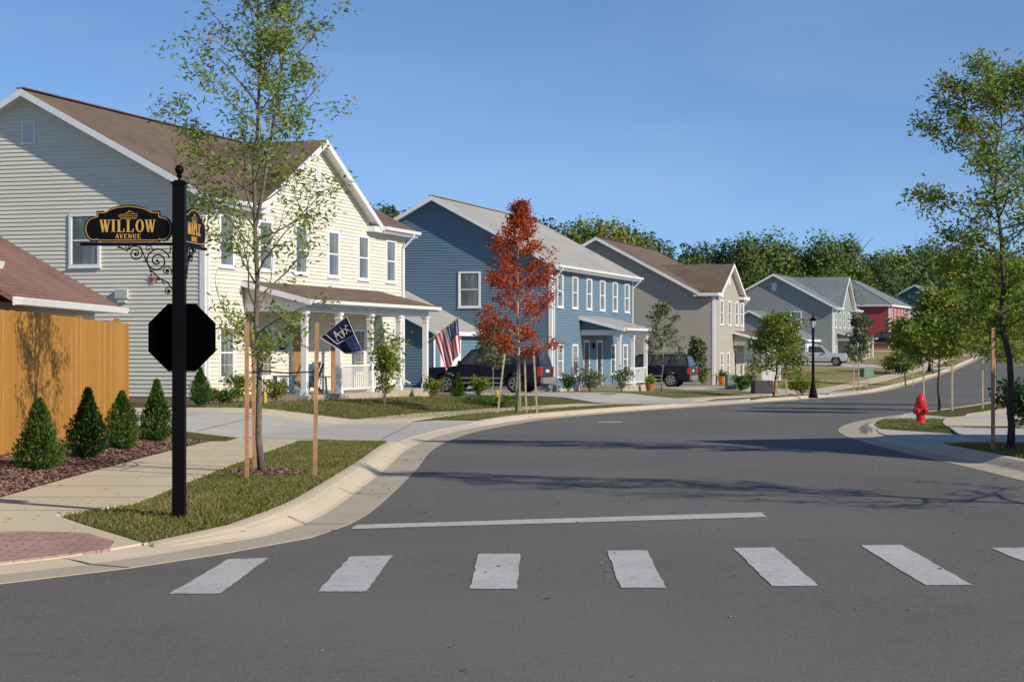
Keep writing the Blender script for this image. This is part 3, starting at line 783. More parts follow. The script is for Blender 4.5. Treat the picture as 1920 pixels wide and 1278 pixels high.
S_MAIN = .538
def house(name, label, loc, a, siding_m, roof_m, L=16.4, D=11.5, front=None, gable=None, proj=0.0, Lp=None, up=None, down=None,
          sidewin=(), vent=True, porch=None, garage=None, detail=True, hip=False, group=None, dors=(), rightwall=True, dsp=(.16,), ridge_z=None, cat='house'):
    rz = pi/2-radians(a)
    t = thing(name, label, cat, loc, rz, group)
    ov, oe = .45, .40
    ZE = 5.75; HS = 5.52
    zr = ZE+S_MAIN*(D/2+oe)
    F = -proj   # front y of the projection
    lap = LAP if detail else .2
    # ---- walls
    w = MB()
    Lp_ = Lp if Lp else 0
    s = S_MAIN
    def zund(z): return z-.11
    def side_ext(z):
        lo, hi = 0.0, D
        zz = (z+.11-ZE)/s - oe
        if not hip and zz > 0: lo, hi = zz, D-zz
        elif hip and z > HS: return [(0, 0)]
        out = [(lo, hi)]
        return out
    topz = HS if hip else zr-.12
    siding(w, (0, 0), (0, 1), (-1, 0), 0, HS, lambda z: [(F if proj else 0, D)], lap=lap)
    if not hip: siding(w, (0, 0), (0, 1), (-1, 0), HS, topz, side_ext, lap=lap)
    if rightwall:
        siding(w, (L, 0), (0, 1), (1, 0), 0, HS, lambda z: [(0, D)], lap=.3)
        if not hip: siding(w, (L, 0), (0, 1), (1, 0), HS, topz, side_ext, lap=.3)
    if proj:
        siding(w, (0, F), (1, 0), (0, -1), 0, HS, lambda z: [(0, Lp)], lap=lap)
        siding(w, (Lp, F), (0, 1), (1, 0), 0, HS, lambda z: [(0, proj)], lap=.3)
        siding(w, (0, 0), (1, 0), (0, -1), 0, HS, lambda z: [(Lp, L)], lap=lap)
    else:
        siding(w, (0, 0), (1, 0), (0, -1), 0, HS, lambda z: [(0, L)], lap=lap)
    siding(w, (0, D), (1, 0), (0, 1), 0, HS, lambda z: [(0, L)], lap=.4)
    if gable:
        gc, gh, gs = gable     # centre, half width incl. overhang, slope
        zp = ZE+gs*gh
        siding(w, (0, F), (1, 0), (0, -1), HS, zp-.13, lambda z: [(gc-gh+max(.42, (z+.13-ZE)/gs), gc+gh-max(.42, (z+.13-ZE)/gs))], lap=lap)
    w.build('wall', siding_m, t)
    fb = MB(); fb.box(-.012, F-.012 if proj else -.012, -.5, L+.012, D+.012, .02); fb.build('foundation', M['brickwall'] if name == 'cream_house' else M['stone'], t)
    # corner boards
    cs = [(0, F, 0, 0), (L, 0, 1, 0), (0, D, 0, 1)] + ([(Lp, F, 1, 0)] if proj else [])
    for (x, y, e, b) in cs:
        sx = 1 if e == 0 else -1; sy = 1 if b == 0 else -1
        xo = x-.040*sx; yo = y-.040*sy; cb = MB()
        cb.box(min(xo, x+.13*sx), min(yo, y-.0), 0, max(xo, x+.13*sx), max(yo, y), HS)
        cb.box(min(xo, x), min(y, y+.13*sy), 0, max(xo, x), max(y, y+.13*sy), HS)
        cb.build('corner_board', M['trim'], t)
    # ---- roof
    r = MB()
    if not hip:
        if gable and not proj:
            gl, gr = gable[0]-gable[1], gable[0]+gable[1]
            slab(r, [(-ov, -oe, ZE), (gl, -oe, ZE), (gl, D/2, zr), (-ov, D/2, zr)])
            slab(r, [(gr, -oe, ZE), (L+ov, -oe, ZE), (L+ov, D/2, zr), (gr, D/2, zr)])
            slab(r, [(gl, .03, ZE+s*(oe+.03)), (gr, .03, ZE+s*(oe+.03)), (gr, D/2, zr), (gl, D/2, zr)])
        else:
            slab(r, [(-ov, -oe, ZE), (L+ov, -oe, ZE), (L+ov, D/2, zr), (-ov, D/2, zr)])
        slab(r, [(-ov, D/2, zr), (L+ov, D/2, zr), (L+ov, D+oe, ZE), (-ov, D+oe, ZE)])
        r.bar((-ov, D/2, zr+.01), (L+ov, D/2, zr+.01), .3, .035)
    else:
        q = D/2+oe
        A, B, Cc, Dd = (-oe, -oe, ZE), (L+oe, -oe, ZE), (L+oe, D+oe, ZE), (-oe, D+oe, ZE)
        P1, P2 = (-oe+q, D/2, zr), (L+oe-q, D/2, zr)
        r.add([A, B, Cc, Dd, P1, P2], [(0, 1, 5, 4), (1, 2, 5), (2, 3, 4, 5), (3, 0, 4), (3, 2, 1, 0)])
        for e in ((A, P1), (B, P2), (Cc, P2), (Dd, P1)): r.bar(e[0], e[1], .22, .03)
    if gable:
        yg = F-.35; yb = (zp-ZE)/s-oe
        ye = 0.0 if not proj else -.1
        for sg in (-1, 1):
            e = gc+sg*gh
            pts = [(gc, yg, zp), (gc, yb+.15, zp), (e, -oe+.02, ZE+.004), (e, yg, ZE+.004)]
            if sg > 0: pts = pts[::-1]
            slab(r, pts, .10)
        if proj and Lp and gc+gh < Lp+.3: pass
    if proj:
        # roof of the projecting bay runs on to its own eaves
        pass
    r.build('roof', roof_m, t, fix=True)
    # ---- white trim: rakes, fascia, soffit, gutters
    f = MB()
    if not hip:
        for xx, nx in ((-ov, -1), (L+ov, 1)):
            for (ya, za, yb_, zb) in ((-oe, ZE, D/2, zr), (D+oe, ZE, D/2, zr)):
                f.board((xx, ya, za-.015), (xx, yb_, zb-.015), .20, (nx, 0, 0), .03)
            # rake soffit
            x0, x1 = (xx, 0) if nx < 0 else (L, xx)
            for (ya, za, yb_, zb) in ((-oe, ZE, D/2, zr), (D+oe, ZE, D/2, zr)):
                f.add([(x0, ya, za-.14), (x1, ya, za-.14), (x1, yb_, zb-.14), (x0, yb_, zb-.14)], [(0, 1, 2, 3)])
            # eave return box
            f.box(x0, -oe, HS-.0, x1, 0.0, ZE-.13)
        for xa_, xb_ in ([(0, gable[0]-gable[1]), (gable[0]+gable[1], L)] if gable and not proj else [(0, L)]): f.box(xa_, -oe, HS, xb_, -.002, HS+.02)
        f.box(0, D, HS, L, D+oe, HS+.02)
    else:
        f.box(-oe+.01, -oe+.01, HS, L+oe-.01, D+oe-.01, HS+.02)
        f.board((-oe, D+oe, ZE-.005), (-oe, -oe, ZE-.005), .19, (-1, 0, 0), .03)
        f.board((-oe, -oe, ZE-.005), (L+oe, -oe, ZE-.005), .19, (0, -1, 0), .03)
    spans = [(-ov, L+ov)]
    if gable: spans = [(-ov, gc-gh+.05), (gc+gh-.05, L+ov)]
    yf = -oe
    if proj: spans = [(max(Lp, gc+gh-.05), L+ov)]
    for (xa, xb) in spans:
        if not hip and xb > xa: f.board((xa, yf, ZE-.01), (xb, yf, ZE-.01), .19, (0, -1, 0), .03)
    if gable:
        for sg in (-1, 1):
            e = gc+sg*gh
            f.board((e, yg, ZE-.0), (gc, yg, zp), .20, (0, -1, 0), .035)
            f.add([(e, yg, ZE-.12), (e, F, ZE-.12), (gc, F, zp-.12), (gc, yg, zp-.12)], [(0, 1, 2, 3)])
            f.box(min(e, e-sg*.75), yg, HS+.0, max(e, e-sg*.75), F-.002, HS+.19)   # cornice return
            if not proj: f.box(min(e-sg*.75, e), -.02, HS+.02, max(e-sg*.75, e), -.0, HS+.1)
    if proj:
        # side eave of the bay (towards the near side) and its fascia
        f.box(-.42, yg, HS, .0, 0.0, HS+.02)
        f.board((-.45, yg, ZE-.02), (-.45, -.0-oe, ZE-.02), .19, (-1, 0, 0), .03)
    f.build('fascia', M['trim'], t, fix=True)
    if proj:
        e = gc-gh
        if e > -.4:
            rb = MB()
            slab(rb, [(-.46, yg, ZE-.01), (e+.05, yg, ZE-.01), (e+.05, -.2, ZE+.10), (-.46, -.2, ZE+.10)], .08); rb.build('bay_roof', roof_m, t, fix=True)
        if Lp > gc+gh:
            rb = MB()
            slab(rb, [(gc+gh-.05, yg, ZE-.01), (Lp+.4, yg, ZE-.01), (Lp+.4, -.2, ZE+.10), (gc+gh-.05, -.2, ZE+.10)], .08); rb.build('bay_roof', roof_m, t, fix=True)
        if e > -.4: fb2 = MB(); fb2.board((-.46, yg, ZE-.02), (e+.1, yg, ZE-.02), .18, (0, -1, 0), .03); fb2.box(-.45, yg, HS, e+.1, F-.002, HS+.02); fb2.build('bay_fascia', M['trim'], t, fix=True)
        if Lp > gc+gh: fb2 = MB(); fb2.board((gc+gh-.1, yg, ZE-.02), (Lp+.4, yg, ZE-.02), .18, (0, -1, 0), .03); fb2.box(gc+gh-.1, yg, HS, Lp+.38, F-.002, HS+.02); fb2.build('bay_fascia', M['trim'], t, fix=True)
    # gutters, downspouts
    if not hip:
        for (xa, xb) in spans:
            if xb <= xa: continue
            gm = MB(); gm.hexa([(xa, yf-.13, ZE-.13), (xa, yf-.03, ZE-.13), (xb, yf-.03, ZE-.13), (xb, yf-.13, ZE-.13)][::1],
                    [(xa, yf-.16, ZE-.02), (xa, yf-.03, ZE-.02), (xb, yf-.03, ZE-.02), (xb, yf-.16, ZE-.02)])
            gm.build('gutter', M['trim'], t, fix=True)
    gy = (-oe-.1) if not proj else (yf-.1)
    ends = [(L-.22, 0.0)] + ([(.2, 0.0)] if not proj and name != 'cream_house' else [])
    if name == 'cream_house': ends = [(L-.22, 0.0), (.1, 0.0)]
    for (xd, yw) in ends:
        pts = [(xd, yf-.09, ZE-.12), (xd, yf-.09, ZE-.24), (xd, yw-.08, HS-.42), (xd, yw-.08, .35), (xd, yw-.10, .2), (xd, yw-.35, .08)]
        dm = MB()
        for p, q in zip(pts[:-1], pts[1:]): dm.bar(p, q, .075, .055, up=(0, 1, 0.01))
        dm.build('downspout', M['trim'], t)
    # ---- windows
    for x in (up or []): add_window(t, (x, F if (proj and x < Lp) else 0, 3.78), 0, bars=False)
    for x in (down or []): add_window(t, (x, F if (proj and x < Lp) else 0, .48), 0, bars=detail)
    for (y, z, w_, h_) in sidewin: add_window(t, (0, y, z), -pi/2, w_, h_, bars=False)
    if vent:
        def ventmesh(W, Hh):
            v = MB(); v.box(-W/2, -.04, 0, -W/2+.05, .02, Hh); v.box(W/2-.05, -.04, 0, W/2, .02, Hh)
            v.box(-W/2+.05, -.04, 0, W/2-.05, .02, .05); v.box(-W/2+.05, -.04, Hh-.05, W/2-.05, .02, Hh)
            k = int(Hh/.075)
            for i in range(k):
                z = .05+(Hh-.1)*i/k
                v.hexa([(-W/2+.05, -.035, z), (W/2-.05, -.035, z), (W/2-.05, 0, z+.05), (-W/2+.05, 0, z+.05)], [(-W/2+.05, -.035, z+.014), (W/2-.05, -.035, z+.014), (W/2-.05, 0, z+.064), (-W/2+.05, 0, z+.064)])
            return v.mesh('gable_vent', M['trim'])
        link('gable_vent', ventmesh(.46, .70), t, (-.024, D/2, 7.45), (0, 0, -pi/2))
        if gable: link('gable_vent', ventmesh(.42, .55), t, (gc, F-.024, ZE+gs*gh-1.35), (0, 0, 0))
    # ---- porch
    if porch:
        x0, x1, posts, d, bricks = porch['x0'], porch['x1'], porch['posts'], 1.95, porch.get('slab', 'stone')
        fl = porch.get('floor', .02)
        y0 = F if (proj and porch.get('onproj')) else 0.0
        yd = y0-d; zt = 2.50
        m = MB(); m.box(x0-.15, yd-.15, -.5, x1+.15, y0-.03, fl); m.build('porch_slab', M[bricks], t)
        m = MB()
        m.box(x0-.09, yd-.09, zt, x1+.09, yd+.09, zt+.26)
        for xx in (x0, x1): m.box(xx-.088, yd+.09, zt+.002, xx+.088, y0-.025, zt+.258)
        m.box(x0+.09, yd+.09, zt+.20, x1-.09, y0-.03, zt+.22)
        m.build('porch_beam', M['trim'], t)
        for xx in posts:
            p = MB(); k = .085
            p.box(xx-k-.025, yd-k-.025, fl, xx+k+.025, yd+k+.025, fl+.16)
            p.box(xx-k, yd-k, fl+.16, xx+k, yd+k, zt-.20)
            p.box(xx-k-.02, yd-k-.02, zt-.20, xx+k+.02, yd+k+.02, zt-.14)
            p.box(xx-k, yd-k, zt-.14, xx+k, yd+k, zt-.07)
            p.box(xx-k-.035, yd-k-.035, zt-.07, xx+k+.035, yd+k+.035, zt)
            p.build('porch_post', M['trim'], t)
        # shed roof with siding in the end triangles
        ye = yd-.35; ze = 2.86; zw = 3.45; xa, xb = x0-.35, x1+.35
        rr = MB(); slab(rr, [(xa, ye, ze), (xb, ye, ze), (xb, y0-.01, zw), (xa, y0-.01, zw)], .09); rr.build('porch_roof', roof_m, t, fix=True)
        ft = MB()
        ft.board((xa, ye, ze-.01), (xb, ye, ze-.01), .17, (0, -1, 0), .03)
        ft.hexa([(xa, ye-.13, ze-.12), (xb, ye-.13, ze-.12), (xb, ye-.03, ze-.12), (xa, ye-.03, ze-.12)], [(xa, ye-.15, ze-.02), (xb, ye-.15, ze-.02), (xb, ye-.03, ze-.02), (xa, ye-.03, ze-.02)])
        for xx, nx in ((xa, -1), (xb, 1)): ft.board((xx, ye, ze-.01), (xx, y0-.01, zw-.01), .17, (nx, 0, 0), .03)
        ft.box(xa+.01, ye+.01, 2.68, xb-.01, yd-.09, 2.70)
        ft.build('porch_fascia', M['trim'], t, fix=True)
        for xx, nx in ((x0-.09, -1), (x1+.09, 1)):
            tr = MB()
            sl = (zw-ze)/(y0-.01-ye)
            siding(tr, (xx, yd-.05), (0, 1), (nx, 0), zt+.26, zw-.12, lambda z: [(max(0, (z+.12-ze)/sl-(yd-.05-ye)), d+.02)], lap=.122)
            tr.build('porch_end_wall', siding_m, t)
        for (ra, rb_) in porch.get('rails', ()):
            q = MB(); q.bar((ra, yd, fl+.86), (rb_, yd, fl+.86), .07, .05); q.bar((ra, yd, fl+.12), (rb_, yd, fl+.12), .05, .04)
            n = int(abs(rb_-ra)/.155)
            for i in range(1, n): xx = ra+(rb_-ra)*i/n; q.box(xx-.017, yd-.017, fl+.14, xx+.017, yd+.017, fl+.84)
            q.build('porch_railing', M['vinyl'], t)
        for (xx, mm_) in porch.get('doors', ()):
            dr = MB()
            for a_, b_ in ((-.55, -.46), (.46, .55)): dr.box(xx+a_, y0-.06, fl, xx+b_, y0-.0, 2.16)
            dr.box(xx-.55, y0-.0605, 2.16, xx+.55, y0-.0, 2.26)
            o = dr.build('door_frame', M['trim'], t)
            e = MB(); e.box(xx-.46, y0-.035, fl, xx+.46, y0-.0, 2.16)
            for (za, zb) in ((.25, .95), (1.1, 1.95)):
                for (a_, b_) in ((-.36, -.05), (.05, .36)):
                    e.box(xx+a_, y0-.045, fl+za, xx+b_, y0-.034, fl+zb)
            dd = e.build('door', M[mm_], t)
            hnd = MB(); hnd.lathe(xx+.38, fl+1.0, [(.0, y0-.10), (.03, y0-.095), (.03, y0-.06), (.012, y0-.055), (.012, y0-.03)], 8, axis='y'); hnd.build('handle', M['chrome'], dd)
        for xx in porch.get('wins', ()): add_window(t, (xx, y0, .48), 0, bars=detail)
        for xx in porch.get('lamps', ()):
            lm = MB(); lm.box(xx-.06, y0-.16, 1.85, xx+.06, y0-.06, 2.05); lm.box(xx-.085, y0-.185, 2.05, xx+.085, y0-.035, 2.08); lm.bar((xx, y0-.11, 2.08), (xx, y0-.0, 2.16), .03, .03)
            lm.build('porch_lamp', M['black'], t)
        for xx in porch.get('plates', ()):
            lm = MB(); lm.box(xx-.20, y0-.05, 1.35, xx+.20, y0-.022, 1.80); o = lm.build('house_plaque', M['navy'], t)
            lm = MB()
            for k in range(3): lm.box(xx-.15, y0-.056, 1.42+.12*k, xx+.15, y0-.0495, 1.47+.12*k)
            lm.build('plaque_bands', M['cloth'], o)
    # ---- side garage
    if garage:
        gx, gy0, gy1 = garage['x'], garage['y0'], garage['y1']
        gw = MB(); gyc = (gy0+gy1)/2; ze = 2.62; zrr = ze+.5*(gyc-gy0+.3)
        siding(gw, (gx, gy0), (1, 0), (0, -1), 0, 2.5, lambda z: [(0, -gx)], lap=lap)
        siding(gw, (gx, gy0), (0, 1), (-1, 0), 0, 2.5, lambda z: [(0, gy1-gy0)], lap=lap)
        siding(gw, (gx, gy0), (0, 1), (-1, 0), 2.5, zrr-.13, lambda z: [(max(0, (z+.12-ze)/.5-.3), gy1-gy0-max(0, (z+.12-ze)/.5-.3))], lap=lap)
        siding(gw, (gx, gy1), (1, 0), (0, 1), 0, 2.5, lambda z: [(0, -gx)], lap=.4)
        gw.build('garage_wall', siding_m, t)
        gr = MB()
        slab(gr, [(gx-.3, gy0-.3, ze), (-.03, gy0-.3, ze), (-.03, gyc, zrr), (gx-.3, gyc, zrr)])
        slab(gr, [(gx-.3, gyc, zrr), (-.03, gyc, zrr), (-.03, gy1+.3, ze), (gx-.3, gy1+.3, ze)])
        gr.build('garage_roof', roof_m, t, fix=True)
        gf = MB()
        gf.board((gx-.3, gy0-.3, ze-.01), (-.03, gy0-.3, ze-.01), .18, (0, -1, 0), .04)
        for (ya, za, yb_, zb) in ((gy0-.3, ze, gyc, zrr), (gy1+.3, ze, gyc, zrr)): gf.board((gx-.3, ya, za-.01), (gx-.3, yb_, zb-.01), .18, (-1, 0, 0), .03)
        gf.box(gx-.035, gy0-.035, 0, gx+.12, gy0, 2.48); gf.box(gx-.29, gy0-.29, 2.48, -.03, gy0-.025, 2.5)
        gf.build('garage_trim', M['trim'], t, fix=True)
        for (dx0, dx1) in garage['doors']:
            gd = MB(); gd.box(dx0-.1, gy0-.05, 0, dx0, gy0, 2.28); gd.box(dx1, gy0-.05, 0, dx1+.1, gy0, 2.28); gd.box(dx0-.1, gy0-.051, 2.28, dx1+.1, gy0, 2.38)
            ob = gd.build('garage_door_frame', M['trim'], t)
            gd = MB()
            for k in range(4): gd.box(dx0, gy0-.03, .02+.565*k, dx1, gy0, .02+.565*k+.545)
            gd.build('garage_door', M['vinyl'], t)
    return t

H1 = house('cream_house', 'cream lap-sided two storey house with brown roof and front gable, nearest the corner', (-8.86, 52.2, .18), 17,
      M['cream'], M['brownroof'], gable=(8.2, 5.15, .49), up=[1.4+2.72*k for k in range(6)], down=[1.4, ],
      sidewin=[(3.86, 3.78, 1.04, 1.58)], group=None,
      porch=dict(x0=2.72, x1=13.4, posts=[2.72, 5.39, 8.06, 10.73, 13.4], rails=[(5.5, 7.95), (8.17, 9.6)], doors=[(6.55, 'door'), (9.7, 'door')],
                 wins=(4.12, 11.9), lamps=(5.7,), plates=(5.35,), slab='stone', floor=-.02))
H2 = house('blue_house', 'blue lap-sided two storey house with light grey roof behind the red tree', (1.83, 84.2, -.33), 17,
      M['blue'], M['greyroof'], up=[1.4+2.72*k for k in range(6)], down=[1.4, 4.12],
      sidewin=[(4.0, 3.78, 1.10, 1.70)], vent=False,
      porch=dict(x0=5.3, x1=11.1, posts=[5.3, 8.2, 11.1], rails=[(5.4, 8.1), (8.3, 11.0)], doors=[(6.3, 'navydoor'), (8.9, 'navydoor')], wins=(11.9, 14.6), lamps=(7.5,), floor=0.0),
      garage=dict(x=-6.5, y0=3.5, y1=11.2, doors=[(-5.6, -3.0)]))
H3 = house('taupe_house', 'taupe two storey house with brown roof and narrow front gable past the blue house', (11.3, 112, -.82), 17,
      M['taupe'], M['brownroof'], proj=1.2, Lp=10.6, gable=(5.1, 4.5, .44), up=[2.4, 5.1, 7.8, 9.8], down=[2.4, 4.6], D=12.4, detail=True,
      porch=dict(x0=6.6, x1=13.6, posts=[6.6, 9.0, 11.3, 13.6], rails=[(6.7, 8.9), (9.1, 11.2)], doors=[(7.2, 'door')], wins=(9.2,), onproj=True, floor=0.0))
H4 = house('grey_house', 'grey two storey house with slate roof and white front gable behind the silver pickup', (31, 175, -.38), 19,
      M['greysd'], M['slateroof'], gable=(8.2, 4.6, .70), up=[1.4+2.72*k for k in range(6)], down=[1.4], detail=False,
      sidewin=[(3.6, 3.78, 1.1, 1.6)],
      porch=dict(x0=2.72, x1=13.4, posts=[2.72, 5.39, 8.06, 10.73, 13.4], rails=[(5.5, 7.95)], doors=[(6.55, 'navydoor')], floor=0),
      garage=dict(x=-7.0, y0=1.5, y1=12.0, doors=[(-6.2, -3.6)]))
H5 = house('red_house', 'red two storey house with grey hipped roof beyond the grey house', (46.2, 222, .95), 21,
      M['redsd'], M['slateroof'], hip=True, up=[1.4+2.72*k for k in range(6)], down=[1.4, 4.1], vent=False, detail=False,
      porch=dict(x0=6.0, x1=13.4, posts=[6.0, 8.5, 11, 13.4], rails=[], doors=[(8, 'navydoor')], floor=0))
H6 = house('teal_house', 'dark teal gabled house half hidden by trees beyond the red house', (64, 262, 1.5), 24,
      M['tealsd'], M['slateroof'], detail=False, up=[1.4, 4.1], down=[], vent=False, garage=dict(x=-7.0, y0=1.5, y1=12.0, doors=[(-6.2, -3.6)]))
H7 = house('white_house', 'white house glimpsed through the street trees at the far right', (86, 262, 1.6), 100,
      M['whitesd'], M['greyroof'], detail=False, up=[1.4, 4.1, 6.8, 9.5], down=[1.4, 4.1], vent=False, sidewin=[(3.6, 3.78, 1.1, 1.6)])
# house across the street to the right, outside the picture; its shade falls on the driveway
H8 = house('cream_house', 'cream two storey house right of the right hand driveway, just outside the picture', (15.3, 20.8, .1), 101.5,
      M['cream'], M['brownroof'], detail=False, up=[1.4, 4.1, 6.8, 9.5], down=[1.4, 4.1], vent=False, L=12, D=9.5)

# wall details of the cream house: meter box and starfish ornament hang on it
mb = MB(); mb.box(-.11, -.20, 0, .0, .20, .26); mb.box(-.09, -.13, -.12, 0, .13, -.0)
o = mb.build('meter_box', M['greyplate'], H1, loc=(-.02, 2.62, 2.85))
mb = MB()
for k in range(7):
    a = 2*pi*k/7+.3; mb.add([(0, .05*cos(a+.45), .05*sin(a+.45)), (-.03, 0, 0), (0, .05*cos(a-.45), .05*sin(a-.45)), (-.01, .21*cos(a), .21*sin(a))], [(0, 1, 3), (1, 2, 3), (0, 3, 2)])
orn_loc = H1.matrix_basis @ Vector((0, 0, 0))
bpy.context.view_layer.update()
o = mb.build('star_ornament', M['terracotta']); o.matrix_world = H1.matrix_world @ Matrix.Translation((-.05, 1.62, 3.42))
tag(o, 'rust coloured star ornament hung on the cream house side wall', 'ornament')

# ---- low house and garage at the left edge, behind the fence
t = thing('garage', 'small garage with reddish roof behind the wooden fence', 'garage', (-7.95, 28.2, .35), 0)
w = MB()
siding(w, (-.1, -.3), (0, 1), (1, 0), 0, 2.0, lambda z: [(0, 7.0)])
siding(w, (-.1, 6.7), (-1, 0), (0, 1), 0, 2.0, lambda z: [(0, 6.5)])
siding(w, (-.1, 6.7), (-1, 0), (0, 1), 2.0, 3.85, lambda z: [(max(0, (z-2.0)/.585), 6.5-max(0, (z-2.0)/.585))])
siding(w, (-.1, -.3), (-1, 0), (0, -1), 0, 2.0, lambda z: [(0, 6.5)])
siding(w, (-.1, -.3), (-1, 0), (0, -1), 2.0, 3.85, lambda z: [(max(0, (z-2.0)/.585), 6.5-max(0, (z-2.0)/.585))])
siding(w, (-6.6, -.3), (0, 1), (-1, 0), 0, 2.0, lambda z: [(0, 7.0)], lap=.4)
w.build('wall', M['cream'], t)
r = MB()
slab(r, [(.35, -.6, 2.06), (.35, 7.0, 2.06), (-3.35, 7.0, 4.22), (-3.35, -.6, 4.22)], .09)
slab(r, [(-3.35, -.6, 4.22), (-3.35, 7.0, 4.22), (-7.05, 7.0, 2.06), (-7.05, -.6, 2.06)], .09)
r.build('roof', M['redroof'], t, fix=True)
f = MB(); f.board((.35, -.6, 2.05), (.35, 7.0, 2.05), .13, (1, 0, 0), .03); f.hexa([(.38, -.6, 1.93), (.49, -.6, 1.93), (.49, 7.02, 1.93), (.38, 7.02, 1.93)], [(.38, -.6, 2.03), (.52, -.6, 2.03), (.52, 7.02, 2.03), (.38, 7.02, 2.03)])
f.build('gutter', M['trim'], t, fix=True)
f = MB(); f.board((.35, 7.0, 2.06), (-3.35, 7.0, 4.22), .05, (0, 1, 0), .02); f.build('drip_edge', M['plastic'], t)

t = thing('corner_house', 'low house end with white gutter and downspout at the left picture edge', 'house', (-8.35, 18.5, .35), 0)
w = MB(); siding(w, (0, 0), (0, 1), (1, 0), 0, 2.55, lambda z: [(0, 9.2)])
siding(w, (0, 9.2), (-1, 0), (0, 1), 0, 2.55, lambda z: [(0, 7)]); siding(w, (0, 0), (-1, 0), (0, -1), 0, 2.55, lambda z: [(0, 7)])
siding(w, (0, 9.2), (-1, 0), (0, 1), 2.55, 4.4, lambda z: [((z-2.55)/.5, 7-(z-2.55)/.5)])
siding(w, (0, 0), (-1, 0), (0, -1), 2.55, 4.4, lambda z: [((z-2.55)/.5, 7-(z-2.55)/.5)])
siding(w, (-7, 0), (0, 1), (-1, 0), 0, 2.55, lambda z: [(0, 9.2)], lap=.4)
w.build('wall', M['cream'], t)
r = MB(); slab(r, [(.35, -.4, 2.62), (.35, 9.5, 2.62), (-3.5, 9.5, 4.5), (-3.5, -.4, 4.5)], .09); slab(r, [(-3.5, -.4, 4.5), (-3.5, 9.5, 4.5), (-7.35, 9.5, 2.62), (-7.35, -.4, 2.62)], .09)
r.build('roof', M['greyroof'], t, fix=True)
f = MB(); f.board((.35, -.4, 2.61), (.35, 9.5, 2.61), .14, (1, 0, 0), .03); f.hexa([(.38, -.4, 2.49), (.48, -.4, 2.49), (.48, 9.52, 2.49), (.38, 9.52, 2.49)], [(.38, -.4, 2.60), (.52, -.4, 2.60), (.52, 9.52, 2.60), (.38, 9.52, 2.60)])
f.board((.35, 9.5, 2.62), (-3.5, 9.5, 4.5), .12, (0, 1, 0), .03)
f.build('gutter', M['trim'], t, fix=True)
f = MB(); f.tube([(.43, 9.3, 2.5), (.43, 9.3, 2.38), (.35, 9.3, 2.28), (.10, 9.3, 2.12), (.07, 9.3, 1.9), (.07, 9.3, .2)], .035, 8); f.build('downspout', M['trim'], t)

# ------------------------------------------------------------------ wooden fence: planks are one surface, posts at the back
t = thing('wooden_fence', 'tall honey coloured vertical board fence left of the pavement', 'fence', (-6.62, 12, 0), 0)
r = random.Random(5); mb = MB()
def fence_run(p, q, side_n):
    d = Vector(q)-Vector(p); L = d.length; d.normalize(); n = int(L/.145); w = L/n
    for i in range(n):
        a = Vector(p)+d*(i*w+.006); b = Vector(p)+d*((i+1)*w-.006)
        z = H(a.x, a.y, -1); o = r.uniform(-.004, .004); top = z+1.86+r.uniform(-.014, .010)
        nx, ny = side_n[0]*.02, side_n[1]*.02
        mb.add([(a.x+nx*o*50, a.y+ny*o*50, z+.02), (b.x+nx*o*50, b.y+ny*o*50, z+.02), (b.x+nx, b.y+ny, z+.02), (a.x+nx, a.y+ny, z+.02),
                (a.x+nx*o*50, a.y+ny*o*50, top), (b.x+nx*o*50, b.y+ny*o*50, top), (b.x+nx, b.y+ny, top), (a.x+nx, a.y+ny, top)],
               [(3,2,1,0),(4,5,6,7),(0,1,5,4),(1,2,6,5),(2,3,7,6),(3,0,4,7)])
fence_run((-6.62, 12), (-6.36, 30.1), (-1, 0)); fence_run((-6.36, 30.1), (-7.6, 30.2), (0, -1))
for v in range(len(mb.v)): mb.v[v] = (mb.v[v][0]+6.62, mb.v[v][1]-12, mb.v[v][2])
mb.build('boards', M['fence'], t, fix=True)
mb = MB()
for zz in (.35, .95, 1.55):
    mb.bar((-.06, 0, .40+zz-.02), (.20, 18.0, .36+zz-.02), .04, .09)
mb.build('rail', M['fence'], t)
for k in range(8):
    mb = MB(); yy = .3+2.5*k; xx = -.13+.26*yy/18; mb.box(xx-.05, yy-.05, .3, xx+.04, yy+.05, 2.1); mb.build('post', M['fence'], t)

# ------------------------------------------------------------------ trees
def quadleaf(V, F, p, d, L, W, r):
    """folded pointed leaf at p along d"""
    s_ = d.cross(Vector((r.uniform(-1, 1), r.uniform(-1, 1), r.uniform(-.3, 1))))
    if s_.length < 1e-3: s_ = Vector((1, 0, 0))
    s_.normalize(); k = len(V)
    m = p+d*(L*.45)
    V += [tuple(p), tuple(m+s_*W), tuple(p+d*L), tuple(m-s_*W)]
    F.append((k, k+1, k+2, k+3))

def leaf_mesh(name, pts, per, L, W, rad, mat, r, droop=.4):
    V, F = [], []
    for (p, dirv) in pts:
        for _ in range(per):
            q = p+Vector((r.gauss(0, rad), r.gauss(0, rad), r.gauss(0, rad*.8)))
            d = Vector((r.gauss(0, 1), r.gauss(0, 1), r.gauss(-droop, .8)))+dirv*.8
            d.normalize(); quadleaf(V, F, q, d, L*r.uniform(.6, 1.25), W*r.uniform(.7, 1.2), r)
    me = bpy.data.meshes.new(name); me.from_pydata(V, [], F); me.materials.append(mat); me.update(); return me

